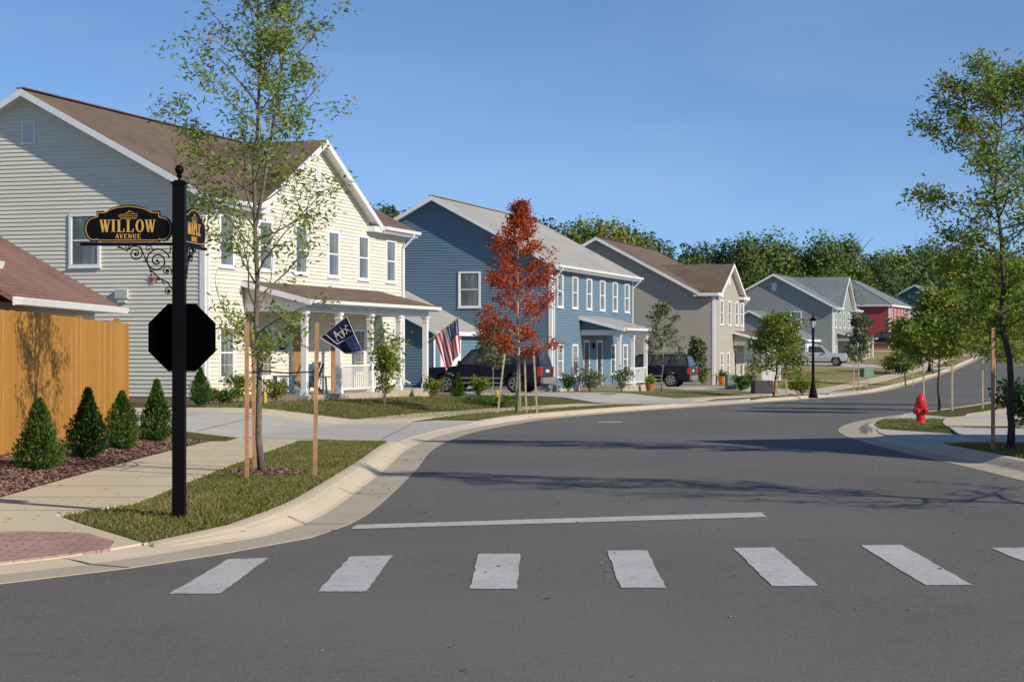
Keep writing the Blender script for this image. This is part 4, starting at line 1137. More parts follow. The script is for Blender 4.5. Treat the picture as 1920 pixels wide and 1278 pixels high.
def street_tree(name, label, cat, loc, height, clear, spread, seed, leafm, bark='bark', tr=.045, nb=26, sub=6, per=7, L=.09, W=.013, rad=.07,
                lean=(0, 0), fork=None, prof=None, up=.75, group=None, thin=1.0, jit=.035):
    r = random.Random(seed)
    t = thing(name, label, cat, loc, 0, group)
    wood = MB(); tips = []
    n = 16; ldr = []
    jx = jy = 0
    for i in range(n+1):
        h = height*i/n; jx += r.gauss(0, jit); jy += r.gauss(0, jit)
        if i == 0: jx = jy = 0
        ldr.append(Vector((lean[0]*h/height+jx, lean[1]*h/height+jy, h-.05 if i == 0 else h)))
    wood.tube(ldr, [tr*(1-.93*(i/n)**1.0)+(.012 if i == 0 else 0) for i in range(n+1)], 8)
    def at_h(l, h):
        f = h/height*n; i = min(n-1, int(f)); return l[i].lerp(l[i+1], f-i)
    leaders = [(ldr, height, clear, 1.0)]
    if fork:
        fh, az, fl, ang = fork
        p0 = at_h(ldr, fh); l2 = []; q = p0.copy(); d = Vector((cos(az)*sin(ang), sin(az)*sin(ang), cos(ang)))
        st = fl/10
        for i in range(11):
            l2.append(q.copy()); q = q+d*st; d = (d+Vector((r.gauss(0, .06), r.gauss(0, .06), .10))).normalized()
        wood.tube(l2, [tr*.55*(1-.08*i) for i in range(11)], 6)
    def branch(p, d, Ln, rr, depth):
        k = 5 if depth == 0 else 4; pts = [p.copy()]; q = p.copy(); dd = d.copy()
        for i in range(k):
            dd = (dd+Vector((r.gauss(0, .13), r.gauss(0, .13), r.gauss(.04, .10)))).normalized(); q = q+dd*(Ln/k); pts.append(q.copy())
        wood.tube(pts, [max(.0022, rr*(1-.85*i/k)) for i in range(k+1)], 5 if depth == 0 else 4, cap=False)
        if depth == 0:
            for j in range(sub):
                f = r.uniform(.25, 1.0); i = min(k-1, int(f*k)); bp = pts[i].lerp(pts[i+1], f*k-i)
                sd = dd.cross(Vector((0, 0, 1))).normalized()*(1 if j % 2 else -1)
                nd = (dd*.7+sd*r.uniform(.4, 1.0)+Vector((0, 0, r.uniform(-.25, .5)))).normalized()
                branch(bp, nd, Ln*r.uniform(.22, .42), rr*.4, 1)
            tips.append((pts[-1], dd)); tips.append((pts[-2], dd))
        else:
            for i in range(1, k+1): tips.append((pts[i], dd))
    az = r.uniform(0, 6)
    for i in range(nb):
        f = (i+.5)/nb; h = clear+(height-clear)*f**.95
        az += 2.4+r.uniform(-.35, .35)
        pr = prof(f) if prof else (1-f)**.7*(.55+.45*min(1, f*4))
        Ln = spread*pr*r.uniform(.7, 1.15)+.18
        e = up+.35*f+r.uniform(-.18, .18)
        d = Vector((cos(az)*cos(e), sin(az)*cos(e), sin(e)))
        branch(at_h(ldr, min(h, height*.985)), d, Ln, tr*.27*(1-.6*f)+.003, 0)
    if fork:
        for i in range(2, 11):
            for _ in range(2):
                az += 2.4; e = .7+r.uniform(-.2, .3)
                branch(l2[i], Vector((cos(az)*cos(e), sin(az)*cos(e), sin(e))), spread*.62*(1-.06*i)*r.uniform(.6, 1.1), tr*.2, 0)
    tips.append((ldr[-1], Vector((0, 0, 1))))
    if thin < 1: tips = [x for x in tips if r.random() < thin]
    wood.build('trunk', M[bark], t, smooth=True)
    link('crown', leaf_mesh('crown', tips, per, L, W, rad, M[leafm], r), t)
    return t

def stakes(posts, labels, tree_xy, tie_h, mat='post', h=1.9, group='wooden stakes supporting the street trees', w=.05):
    for (x, y, tx, ty), lb in zip(posts, labels):
        z = H(x, y); s_ = thing('tree_stake', lb, 'stake', (x, y, z), 0, group)
        m = MB(); m.bar((0, 0, -.1), (tx, ty, h), w, w, up=(0, 1, 0)); m.build('stake', M[mat], s_)
        m = MB(); f = tie_h/h; a = Vector((tx*f, ty*f, tie_h)); b = Vector((tree_xy[0]-x, tree_xy[1]-y, tie_h+.0))
        sag = (a+b)/2-Vector((0, 0, .02)); m.tube([a, sag, b], .009, 5); m.build('tie_strap', M['wire'], s_)

# the sparse oak at the street sign
tx, ty = -3.06, 22.2
street_tree('oak_tree', 'tall sparse young oak held by three stakes beside the street sign', 'tree', place(tx, ty), 7.5, 1.15, 1.36, 21, 'oak',
            tr=.042, nb=46, sub=5, per=36, L=.088, W=.014, rad=.095, lean=(-.22, .1), fork=(3.0, .2, 4.3, .20), up=.55,
            prof=lambda f: (.95-.25*f if f > .12 else .55+3.3*f)*(1 if f < .93 else .5), thin=.30)
stakes([(-3.10, 21.2, 0.0, .0), (-3.25, 22.9, -.02, .0), (-2.34, 21.5, .03, 0)],
       ['stake nearest the sign pole, left of the sparse oak', 'stake close behind the sparse oak trunk', 'reddish stake right of the sparse oak trunk'],
       (tx-.03, ty), 1.25, h=1.83, w=.045)
# red tree
tx, ty = .13, 52.3
street_tree('red_tree', 'small tree with dense orange red leaves before the blue house', 'tree', place(tx, ty), 6.0, 1.35, 1.22, 5, 'redleaf', bark='postg',
            tr=.045, nb=44, sub=6, per=13, L=.105, W=.026, rad=.085, thin=.66, up=.25, prof=lambda f: (.85+.5*f if f < .35 else max(.02, 1.02-1.07*(f-.35)/.65)), jit=.02)
stakes([(-.42, 51.6, .22, .2), (.42, 52.0, -.06, .1), (.72, 51.5, -.10, .2), (.25, 53.0, -.05, -.1)],
       ['leaning stake left of the red tree', 'slim stake just right of the red tree trunk', 'rightmost stake of the red tree', 'stake behind the red tree trunk'], (tx, ty), 1.45, 'postg', 1.75)
# right oak
tx, ty = 7.78, 28.3
street_tree('oak_tree', 'big oak with dark trunk on the right verge, cut by the picture edge', 'tree', place(tx, ty, 1), 5.75, 1.75, 1.22, 33, 'oakd', bark='barkdark',
            tr=.06, nb=44, sub=6, per=22, L=.10, W=.017, rad=.105, thin=.62, up=.18, prof=lambda f: .62+.2*f if f < .35 else (1.0 if f < .62 else max(.15, 1.0-1.9*(f-.62))), lean=(-.06, 0))
stakes([(7.32, 27.6, -.0, .0)], ['sunlit stake left of the big oak trunk on the right verge'], (tx, ty), 1.45, 'post', 1.88)
# oak outside the picture on the right verge; its shadow crosses the road
street_tree('oak_tree', 'oak on the right verge before the picture edge', 'tree', place(7.95, 17.2, 1), 6.6, 1.7, 2.0, 34, 'oakd', bark='barkdark',
            tr=.08, nb=34, sub=6, per=5, L=.125, W=.022, rad=.10, up=.3, prof=lambda f: max(.15, 1.0-.9*f))
# further street trees; x, y, height, crown, leaf
ST = [
 (12.95, 55.0, 3.3, 1.15, 'oakd', 'dense green street tree just beyond the red hydrant, nearest of its row', 1.35, 41, 'tree'),
 (15.6, 58.5, 4.4, 1.25, 'oakd', 'second green street tree of the row beyond the red hydrant', 1.4, 42, 'tree'),
 (18.3, 66.5, 5.0, 1.5, 'oak', 'yellower street tree right behind the big oak trunk', 1.4, 43, 'tree'),
 (11.9, 82.5, 3.4, 1.35, 'oakd', 'small leaning tree with orange tinted crown before the silver pickup', .95, 44, 'tree'),
 (19.2, 100.5, 3.9, 1.0, 'palebush', 'slim pale street tree between lamp post and dumpster', 1.2, 45, 'tree'),
 (25.4, 117, 3.9, 1.02, 'oak', 'leafy small street tree before the red house', 1.1, 46, 'tree'),
 (33.2, 143, 4.2, 1.5, 'oakd', 'broad green tree near the second lamp post', 1.2, 47, 'tree'),
 (7.05, 85.5, 3.9, .95, 'palebush', 'thin pale sapling before the black car of the taupe house', 1.1, 48, 'sapling'),
 (-.75, 66, 2.4, .62, 'palebush', 'slender sapling in front of the black truck-like car', .9, 49, 'sapling'),
 (11.0, 107.5, 2.6, .55, 'palebush', 'pale sapling climbing beside the taupe house corner', .7, 50, 'sapling'),
]
for (x, y, h, sprd, lm, lb, cl, sd, cat) in ST:
    big = y > 90
    street_tree('street_tree' if cat == 'tree' else 'sapling', lb, cat, place(x, y), h, cl, sprd, sd, lm, bark='barkdark' if lm != 'palebush' else 'postg', tr=.045 if cat == 'tree' else .02,
                nb=26 if sprd > 1 else 18, sub=5, per=11 if sprd > 1 else 4, L=.17 if not big else .24, W=.038 if not big else .06, rad=.15 if sprd > 1 else .07,
                up=.25 if sprd > 1 else .6, group='young trees along the street', prof=(lambda f: (1-f)**.45*(.75+.25*min(1, f*5))), lean=(.25, 0) if sd == 44 else (0, 0), jit=.02)
SK = [(12.35, 54.4, 'grey stake left of the nearest tree beyond the hydrant', (12.9, 55)), (13.3, 54.8, 'pale stake right of the nearest tree beyond the hydrant', (12.9, 55)),
      (15.0, 57.8, 'thin stake left of the second tree beyond the hydrant', (15.6, 58.5)), (15.25, 57.3, 'middle stake at the second tree beyond the hydrant', (15.6, 58.5)),
      (18.85, 100, 'stake left of the slim pale tree', (19.2, 100.5)), (19.6, 100.1, 'stake right of the slim pale tree', (19.2, 100.5)),
      (25.0, 116.5, 'stake left of the leafy tree before the red house', (25.4, 117)), (25.8, 116.6, 'stake right of the leafy tree before the red house', (25.4, 117)),
      (12.4, 82.0, 'stake right of the small leaning tree', (11.9, 82.5)), (12.55, 82.9, 'rear stake right of the small leaning tree', (11.9, 82.5))]
for (x, y, lb, txy) in SK:
    stakes([(x, y, 0, 0)], [lb], txy, 1.15, 'postg', 1.6, w=.055)

# ---- wood behind the houses
def crown_mesh(seed, mat, w, h, n=5200, size=.42, conif=False, lumps=13):
    r = random.Random(seed); V, F = [], []
    L = []
    for i in range(lumps):
        f = (i+.5)/lumps
        if conif: z = h*(.12+.84*f); rr = w*.5*(1-f)**.8+.25; R_ = w*.2*(1-f)+.35
        else: z = h*(.22+.64*f); rr = w*.36*sin(pi*min(1, f*.82+.22))**.8; R_ = w*r.uniform(.17, .27)
        for k in range(3):
            a = r.uniform(0, 2*pi); q = rr*r.uniform(.35, 1)
            L.append((Vector((cos(a)*q, sin(a)*q, z+r.uniform(-.5, .5))), R_*r.uniform(.75, 1.15)))
    tot = sum(l[1]**2 for l in L)
    for c, R_ in L:
        for _ in range(int(n*R_*R_/tot)):
            d = Vector((r.gauss(0, 1), r.gauss(0, 1), r.gauss(0.15, .9))).normalized()
            p = c+d*R_*r.uniform(.62, 1.10)
            nn = (d+Vector((r.gauss(0, .6), r.gauss(0, .6), r.gauss(0, .6)))).normalized()
            a = nn.cross(Vector((r.random(), r.random(), r.random()))).normalized(); b = nn.cross(a)
            s_ = size*r.uniform(.45, 1.2); k = len(V)
            V += [tuple(p+a*s_*.5), tuple(p+b*s_*.36), tuple(p-a*s_*.5), tuple(p-b*s_*.36)]
            F.append((k, k+1, k+2, k+3))
    me = bpy.data.meshes.new('crown'); me.from_pydata(V, [], F); me.materials.append(mat); me.update(); return me
def trunk_mesh(h, r0, seed):
    r = random.Random(seed); m = MB()
    pts = [Vector((r.gauss(0, .12)*i/5, r.gauss(0, .12)*i/5, h*.9*i/5)) for i in range(6)]
    m.tube(pts, [r0*(1-.16*i) for i in range(6)], 7, cap=False)
    for k in range(6):
        a = r.uniform(0, 6.3); i = r.randint(2, 4); q = pts[i]
        m.tube([q, q+Vector((cos(a)*h*.1, sin(a)*h*.1, h*.08)), q+Vector((cos(a)*h*.2, sin(a)*h*.2, h*.2))], [r0*.4, r0*.25, r0*.08], 5, cap=False)
    return m.mesh('trunk', M['barkdark'], True)
PRO = []
for i, (mt, w, h, cf) in enumerate([('forest', 9, 14, 0), ('forestd', 8, 15, 0), ('foresty', 9, 13, 0), ('forest', 7, 16, 0), ('forestd', 6, 16, 1), ('forest', 11, 14, 0)]):
    PRO.append((trunk_mesh(h, .22, i+60), crown_mesh(i+80, M[mt], w, h, conif=cf), w, h))
def forest_tree(x, y, z, k, sc, rot, label, group):
    t = thing('forest_tree', label, 'tree', (x, y, z), rot, group); t.scale = (sc[0], sc[0], sc[1])
    link('trunk', PRO[k][0], t); link('crown', PRO[k][1], t)
# x pixel of the crown, distance, y pixel of the top, prototype, description
WD = [
 (735, 190, 372, 4, 'dark tree top peeping over the cream house roof end'),
 (712, 196, 380, 1, 'dark bushy tree top left of the peeping dark one'),
 (760, 200, 392, 1, 'low dark crown touching the blue house roof peak'),
 (1020, 215, 408, 1, 'dark tree just right of the blue house ridge'),
 (1065, 205, 414, 3, 'tall green tree first above the grey blue house roof slope'),
 (1100, 210, 412, 2, 'yellowing tree above the middle of the grey roof slope'),
 (1140, 208, 416, 2, 'golden green tree above the taupe house rake'),
 (1175, 212, 422, 0, 'green tree above the taupe house ridge'),
 (1210, 215, 434, 1, 'dark green tree right of the golden one'),
 (1243, 222, 450, 1, 'dark tree at the right end of the first clump'),
 (1283, 250, 446, 4, 'lone dark pine like tree between the two clumps'),
 (1316, 252, 452, 1, 'dark blue green tree right of the lone pine'),
 (1300, 225, 480, 0, 'short green tree in front of the two dark ones'),
 (1362, 235, 446, 1, 'dark green tree above the taupe house front gable'),
 (1398, 232, 430, 3, 'tall broad green tree left of the grey house peak'),
 (1440, 236, 436, 0, 'tall green tree above the grey house peak'),
 (1478, 240, 452, 1, 'dark green tree right of the grey house peak'),
 (1515, 242, 458, 3, 'green tree behind the grey house slate roof'),
 (1548, 240, 438, 0, 'rounded tree above the black lamp post'),
 (1590, 246, 434, 3, 'tallest tree above the small front gable of the grey house'),
 (1640, 250, 476, 1, 'dark tree above the red house hip'),
 (1662, 292, 470, 2, 'yellow green tree above the red house front'),
 (1706, 305, 466, 0, 'green tree left of the teal house'),
 (1745, 295, 448, 5, 'broad tree behind the teal house roof'),
 (1790, 298, 452, 3, 'green tree right of the teal house peak'),
 (1828, 290, 500, 0, 'green tree glimpsed left of the big oak'),
 (1870, 270, 500, 2, 'olive tree behind the big oak crown'),
 (1912, 275, 470, 5, 'broad tree at the right edge behind the big oak'),
 (1420, 215, 500, 5, 'lower green tree directly behind the grey house roof'),
 (1500, 222, 508, 0, 'lower tree filling the gap behind the slate roof'),
 (1560, 226, 500, 5, 'lower broad tree behind the front gable of the grey house'),
 (1618, 246, 500, 3, 'lower tree behind the red house roof'),
 (1340, 216, 500, 0, 'lower green tree behind the taupe house gable peak'),
 (1120, 196, 455, 5, 'lower tree right behind the taupe house ridge'),
 (1200, 200, 470, 0, 'lower green tree behind the taupe house roof'),
 (1264, 210, 500, 5, 'lower tree behind the taupe cross gable roof'),
]
r = random.Random(99)
for (xp, Y, yt, k, lb) in WD:
    X = (xp-960)/3400*Y; zt = (648-yt)/3400*Y+EYE; z0 = H(X, Y)-.2
    hh = (zt-z0); sc = hh/(PRO[k][3]*(1.02 if k == 4 else .97))
    forest_tree(X, Y, z0, k, (sc*r.uniform(.95, 1.15), sc), r.uniform(0, 6), lb, 'trees of the wood behind the houses')
# far mass of the wood behind the single trees, out to both sides
def wood_mass():
    r = random.Random(4); V, F = [], []
    for i in range(52000):
        u = r.random()
        if u < .8: X = r.uniform(-60, 120); Y = r.uniform(258, 330)+abs(X)*.1
        else: X = r.uniform(-260, -60) if r.random() < .5 else r.uniform(120, 300); Y = r.uniform(240, 330)
        hmax = 10.5+2.6*sin(X*.11)+1.6*sin(X*.31+Y*.2)+1.1*sin(X*.83)
        if X < 22: hmax -= min(6, (22-X)*.25)
        z = g(Y)+hmax*r.random()**.6
        n = Vector((r.gauss(0, .8), -1+r.gauss(0, .7), r.gauss(.3, .6))).normalized()
        a = n.cross(Vector((r.random(), r.random(), r.random()))).normalized(); b = n.cross(a); s_ = r.uniform(.18, .50); k = len(V); p = Vector((X, Y, z))
        V += [tuple(p+a*s_), tuple(p+b*s_*.7), tuple(p-a*s_), tuple(p-b*s_*.7)]; F.append((k, k+1, k+2, k+3))
    me = bpy.data.meshes.new('far_wood'); me.from_pydata(V, [], F); me.materials.append(M['forestd']); me.update()
    o = link('far_wood', me); tag(o, 'dark mass of the wood filling in behind the single trees', 'wood', kind='stuff')
wood_mass()

# ------------------------------------------------------------------ arborvitaes and shrubs
def arbor(x, y, h, w, seed, mat, label, lop=0.0):
    r = random.Random(seed); t = thing('arborvitae', label, 'shrub', place(x, y, -1), r.uniform(0, 6), 'small arborvitaes planted before the fence')
    V, F = [], []
    lumps = []
    for i in range(26):
        f = r.random(); a = r.uniform(0, 6.3); rr = w*.5*(1-f**1.7)*.55
        lumps.append((Vector((cos(a)*rr, sin(a)*rr, h*(.06+.86*f))), w*(.17+.08*(1-f))))
    for i in range(4200):
        f = r.random()**1.15
        a = r.uniform(0, 2*pi)
        env = w*.52*min(1, (f+.03)/.18)**.6*(1-f**1.8)*(1+.26*sin(2*a+f*7+seed*2)+.16*sin(5*a-f*13+seed)+.12*sin(9*a+f*31))
        q = env*r.uniform(.55, 1.08)
        p = Vector((cos(a)*q, sin(a)*q, h*(.02+.98*f)))
        d = Vector((cos(a)*.55+r.gauss(0, .3), sin(a)*.55+r.gauss(0, .3), .9)).normalized()
        quadleaf(V, F, p, d, r.uniform(.045, .085)*h, r.uniform(.008, .016)*h, r)
    me = bpy.data.meshes.new('foliage'); me.from_pydata(V, [], F); me.materials.append(M[mat]); me.update(); link('foliage', me, t)
    m = MB(); m.tube([(0, 0, -.03), (0, 0, h*.75)], [.022, .006], 6); m.build('stem', M['bark'], t)
arbor(-5.66, 21.7, .84, .50, 1, 'cedar', 'bright two-tipped arborvitae at the left end of the row')
arbor(-5.66, 24.2, .92, .46, 2, 'cedard', 'dark pointed arborvitae, second along the fence')
arbor(-5.72, 26.6, .84, .46, 3, 'cedar', 'rounded arborvitae at the fence end, third along')
arbor(-5.72, 29.2, .98, .44, 4, 'cedar', 'tall slim arborvitae beside the sign pole, fourth along')
arbor(-8.35, 48.6, .98, .50, 11, 'cedar', 'dense arborvitae at the cream house corner')
arbor(-1.85, 62.0, .80, .42, 12, 'cedar', 'small cone shaped conifer right of the cream house porch')
for o in list(C.objects):
    if o.get('label') in ('dense arborvitae at the cream house corner', 'small cone shaped conifer right of the cream house porch') and 'group' in o: del o['group']

def bush(name, label, cat, x, y, h, w, seed, mat, n=1400, L=.07, W=.016, stems=5, group=None, z=None, rot=0, flowers=None):
    r = random.Random(seed); t = thing(name, label, cat, place(x, y) if z is None else (x, y, z), rot, group)
    m = MB(); pts = []
    for k in range(stems):
        a = r.uniform(0, 6.3); e = w*.42*r.uniform(.3, 1); p = [Vector((0, 0, -.02)), Vector((cos(a)*e*.5, sin(a)*e*.5, h*.45)), Vector((cos(a)*e, sin(a)*e, h*r.uniform(.75, .98)))]
        m.tube(p, [.012, .008, .003], 5, cap=False)
        for _ in range(5): pts.append(p[1].lerp(p[2], r.random())+Vector((r.gauss(0, w*.13), r.gauss(0, w*.13), r.gauss(0, h*.08))))
        pts.append(p[0].lerp(p[1], r.uniform(.5, 1)))
    m.build('stem', M['bark'], t)
    V, F = [], []
    for i in range(n):
        c = pts[r.randrange(len(pts))]; p = c+Vector((r.gauss(0, w*.10), r.gauss(0, w*.10), r.gauss(0, h*.07))); p.z = max(.02, p.z)
        d = Vector((r.gauss(0, 1), r.gauss(0, 1), r.gauss(.25, .8))).normalized(); quadleaf(V, F, p, d, L*r.uniform(.6, 1.3), W*r.uniform(.7, 1.3), r)
    me = bpy.data.meshes.new('foliage'); me.from_pydata(V, [], F); me.materials.append(M[mat]); me.update(); link('foliage', me, t)
    if flowers:
        V, F = [], []
        for i in range(flowers[1]):
            c = pts[r.randrange(len(pts))]; p = c+Vector((r.gauss(0, w*.12), r.gauss(0, w*.12), abs(r.gauss(0, h*.1))))
            for q in range(3):
                d = Vector((r.gauss(0, 1), r.gauss(0, 1), r.gauss(.2, 1))).normalized(); quadleaf(V, F, p, d, .05, .022, r)
        me = bpy.data.meshes.new('flowers'); me.from_pydata(V, [], F); me.materials.append(M[flowers[0]]); me.update(); link('flowers', me, t)
    return t
bush('small_tree', 'small multi-stemmed tree with yellow green and bronze leaves at the porch railing', 'shrub', -3.72, 52.6, 2.35, 1.15, 1, 'shrub', 1300, .15, .028, stems=11)
bush('garden_shrub', 'yellow green shrub below the left porch post', 'shrub', -6.9, 52.6, .62, .75, 2, 'shrub', 900, .09, .022)
bush('garden_shrub', 'yellow green shrub behind the stakes, left of the porch steps', 'shrub', -7.75, 51.2, .85, .8, 3, 'shrub', 1100, .09, .022)
bush('garden_shrub', 'low mixed perennials at the downspout of the cream house', 'shrub', -8.5, 50.6, .42, 1.1, 4, 'palebush', 900, .10, .02, flowers=('redcloth', 14))
bush('garden_shrub', 'low dark green perennials between corner arborvitae and shrubs', 'shrub', -7.9, 49.9, .38, .9, 14, 'cedar', 800, .10, .02)
bush('garden_shrub', 'bright green shrub at the right porch corner of the cream house', 'shrub', -1.15, 62.4, .65, .7, 5, 'shrub', 900, .10, .022)
bush('garden_shrub', 'yellow shrub right next to the cone shaped conifer', 'shrub', -2.7, 62.2, .62, .7, 15, 'shrub', 800, .10, .022)
bush('ground_plants', 'low leafy border plants along the lawn before the black truck-like car', 'shrub', -.6, 58.8, .30, 2.2, 6, 'cedar', 1500, .12, .02, stems=14)
bush('garden_shrub', 'shrub with pale flowers under the blue house windows', 'shrub', 3.6, 84.2, 1.0, 1.3, 7, 'palebush', 900, .14, .035, flowers=('cloth', 20))
bush('garden_shrub', 'dark shrub at the blue house front corner', 'shrub', 2.6, 84.0, .75, .8, 8, 'cedar', 700, .13, .03)
bush('garden_shrub', 'shrub with yellow blooms at the blue porch', 'shrub', 5.2, 85.8, 1.1, 1.0, 9, 'palebush', 700, .14, .035, flowers=('yellow', 26))
bush('garden_shrub', 'yellow green shrub right of the blue house porch', 'shrub', 6.9, 94.5, 1.1, 1.1, 10, 'shrub', 800, .15, .035)
bush('garden_shrub', 'round green shrub beside the charcoal utility box', 'shrub', 12.0, 95.0, .8, .9, 11, 'cedar', 700, .14, .04)
bush('garden_shrub', 'dark clipped shrub close to the round one by the utility box', 'shrub', 12.5, 97.5, .8, .8, 12, 'cedard', 700, .14, .04)
bush('garden_shrub', 'brownish shrub between the utility post and the lamp post', 'shrub', 14.1, 88.0, .8, 1.8, 16, 'shrub', 900, .16, .035)
bush('hedge', 'dark green rounded hedge on the lawn before the red house', 'hedge', 30.3, 141, 1.25, 2.6, 13, 'cedard', 1700, .22, .07, stems=14)
bush('hedge', 'black green clipped shrub at the right picture edge', 'hedge', 10.95, 38.4, .95, 1.2, 17, 'cedard', 2600, .09, .03, stems=16)
bush('garden_shrub', 'green shrub at the taupe house front corner', 'shrub', 11.6, 109.5, 1.0, 1.1, 18, 'shrub', 600, .16, .04)

# ------------------------------------------------------------------ street sign
def stroke(mb, x0, z0, x1, z1, w, y0, y1):
    """flat bar between two points in the x-z plane"""
    d = Vector((x1-x0, 0, z1-z0)).normalized(); s_ = Vector((-d.z, 0, d.x))*(w/2)
    a, b = Vector((x0, 0, z0)), Vector((x1, 0, z1))
    P = [a+s_, a-s_, b-s_, b+s_]
    mb.hexa([(p.x, y1, p.z) for p in P], [(p.x, y0, p.z) for p in P])
def hb(mb, xa, xb, z, t, y0, y1): mb.box(xa, min(y0, y1), z-t/2, xb, max(y0, y1), z+t/2)
def glyph(mb, ch, x, z, w, h, y0, y1):
    """roman letter with thick and thin strokes and serifs; returns advance"""
    T, t, sf = w*.26, w*.11, w*.22
    X = lambda u: x+u*w
    Z = lambda v: z+v*h
    sz = h*.055
    def serif(u, v, k=1.0): hb(mb, X(u)-sf*k, X(u)+sf*k, Z(v)+(sz/2 if v < .5 else -sz/2), sz, y0, y1)
    if ch == 'W':
        stroke(mb, X(.05), Z(1), X(.30), Z(0), T*.85, y0, y1); stroke(mb, X(.30), Z(0), X(.50), Z(.95), t, y0, y1-.0003*0)
        stroke(mb, X(.48), Z(1), X(.72), Z(0), T*.85, y0*1.02, y1); stroke(mb, X(.72), Z(0), X(.96), Z(.97), t, y0, y1)
        for u in (.05, .48, .96): serif(u, 1, .7)
        return w*1.12
    if ch == 'I': stroke(mb, X(.2), Z(0), X(.2), Z(1), T, y0, y1); serif(.2, 0); serif(.2, 1); return w*.52
    if ch == 'L':
        stroke(mb, X(.2), Z(0), X(.2), Z(1), T, y0, y1); serif(.2, 1); hb(mb, X(0), X(.78), Z(0)+sz/2, sz, y0, y1); stroke(mb, X(.76), Z(0), X(.76), Z(.28), t, y0, y1); return w*.92
    if ch == 'O':
        n = 20; cx, cz = X(.46), Z(.5); P = []
        for k in range(n):
            a = 2*pi*k/n; P.append(((cx+cos(a)*w*.46, cz+sin(a)*h*.52), (cx+cos(a)*w*.22, cz+sin(a)*h*.45)))
        for k in range(n):
            (a, b), (c, d) = P[k], P[(k+1) % n]
            mb.hexa([(a[0], y1, a[1]), (b[0], y1, b[1]), (d[0], y1, d[1]), (c[0], y1, c[1])], [(a[0], y0, a[1]), (b[0], y0, b[1]), (d[0], y0, d[1]), (c[0], y0, c[1])])
        return w*1.02
    if ch in 'AV':
        v0, v1 = (0, 1) if ch == 'A' else (1, 0)
        stroke(mb, X(.08), Z(v0), X(.42), Z(v1), t if ch == 'A' else T*.9, y0, y1); stroke(mb, X(.42), Z(v1), X(.76), Z(v0), T*.9 if ch == 'A' else t, y0, y1)
        serif(.08, v0, .7); serif(.76, v0, .7)
        if ch == 'A': hb(mb, X(.2), X(.64), Z(.33), sz, y0, y1)
        return w*.92
    if ch == 'E':
        stroke(mb, X(.2), Z(0), X(.2), Z(1), T, y0, y1)
        hb(mb, X(0), X(.75), Z(0)+sz/2, sz, y0, y1); hb(mb, X(0), X(.72), Z(1)-sz/2, sz, y0, y1); hb(mb, X(.2), X(.55), Z(.52), sz, y0, y1)
        stroke(mb, X(.73), Z(0), X(.73), Z(.24), t, y0, y1); stroke(mb, X(.70), Z(.78), X(.70), Z(1), t, y0, y1); return w*.90
    if ch == 'N':
        stroke(mb, X(.12), Z(0), X(.12), Z(1), t, y0, y1); stroke(mb, X(.12), Z(1), X(.76), Z(0), T*.85, y0, y1); stroke(mb, X(.76), Z(0), X(.76), Z(1), t, y0, y1)
        serif(.12, 0, .7); serif(.12, 1, .7); serif(.76, 1, .7); return w*1.0
    if ch == 'M':
        stroke(mb, X(.10), Z(0), X(.12), Z(1), t, y0, y1); stroke(mb, X(.12), Z(1), X(.48), Z(0.05), T*.8, y0, y1); stroke(mb, X(.48), Z(.05), X(.82), Z(1), t, y0, y1); stroke(mb, X(.84), Z(0), X(.84), Z(1), T*.9, y0, y1)
        serif(.10, 0, .7); serif(.84, 0, .7); return w*1.12
    if ch == 'U':
        stroke(mb, X(.18), Z(.15), X(.18), Z(1), T, y0, y1); stroke(mb, X(.72), Z(.15), X(.72), Z(1), t, y0, y1); stroke(mb, X(.18), Z(.18), X(.34), Z(.02), T*.7, y0, y1)
        hb(mb, X(.3), X(.58), Z(.03), sz*1.6, y0, y1); stroke(mb, X(.56), Z(.02), X(.72), Z(.2), t*1.3, y0, y1); serif(.18, 1, .7); serif(.72, 1, .7); return w*.98
    if ch == 'P':
        stroke(mb, X(.2), Z(0), X(.2), Z(1), T, y0, y1); serif(.2, 0); n = 10
        hb(mb, X(0), X(.4), Z(1)-sz/2, sz, y0, y1); pr = None
        for k in range(n+1):
            a = pi/2-pi*k/n; q = (X(.38)+cos(a)*w*.30, Z(.74)+sin(a)*h*.245)
            if pr: stroke(mb, pr[0], pr[1], q[0], q[1], t if k in (1, n) else T*.75, y0, y1)
            pr = q
        hb(mb, X(.2), X(.4), Z(.495), sz, y0, y1); return w*.88
    if ch == 'R':
        glyph(mb, 'P', x, z, w, h, y0, y1); stroke(mb, X(.42), Z(.5), X(.82), Z(0), T*.8, y0, y1); return w*.98
    if ch == 'D':
        stroke(mb, X(.2), Z(0), X(.2), Z(1), T, y0, y1); hb(mb, X(0), X(.4), Z(1)-sz/2, sz, y0, y1); hb(mb, X(0), X(.4), Z(0)+sz/2, sz, y0, y1); pr = None
        for k in range(11):
            a = pi/2-pi*k/10; q = (X(.36)+cos(a)*w*.42, Z(.5)+sin(a)*h*.47)
            if pr: stroke(mb, pr[0], pr[1], q[0], q[1], T*.8, y0, y1)
            pr = q
        return w
    return w*.5
def word(mb, s, cx, z, w, h, y0, y1, gap=.06):
    adv = {'W':1.12,'I':.52,'L':.92,'O':1.02,'A':.92,'V':.92,'E':.90,'N':1.0,'M':1.12,'U':.98,'P':.88,'R':.98,'D':1.0}
    tot = sum(adv.get(c, .5)*w for c in s)+gap*w*(len(s)-1); x = cx-tot/2
    for c in s: x += glyph(mb, c, x, z, w, h, y0, y1)+gap*w

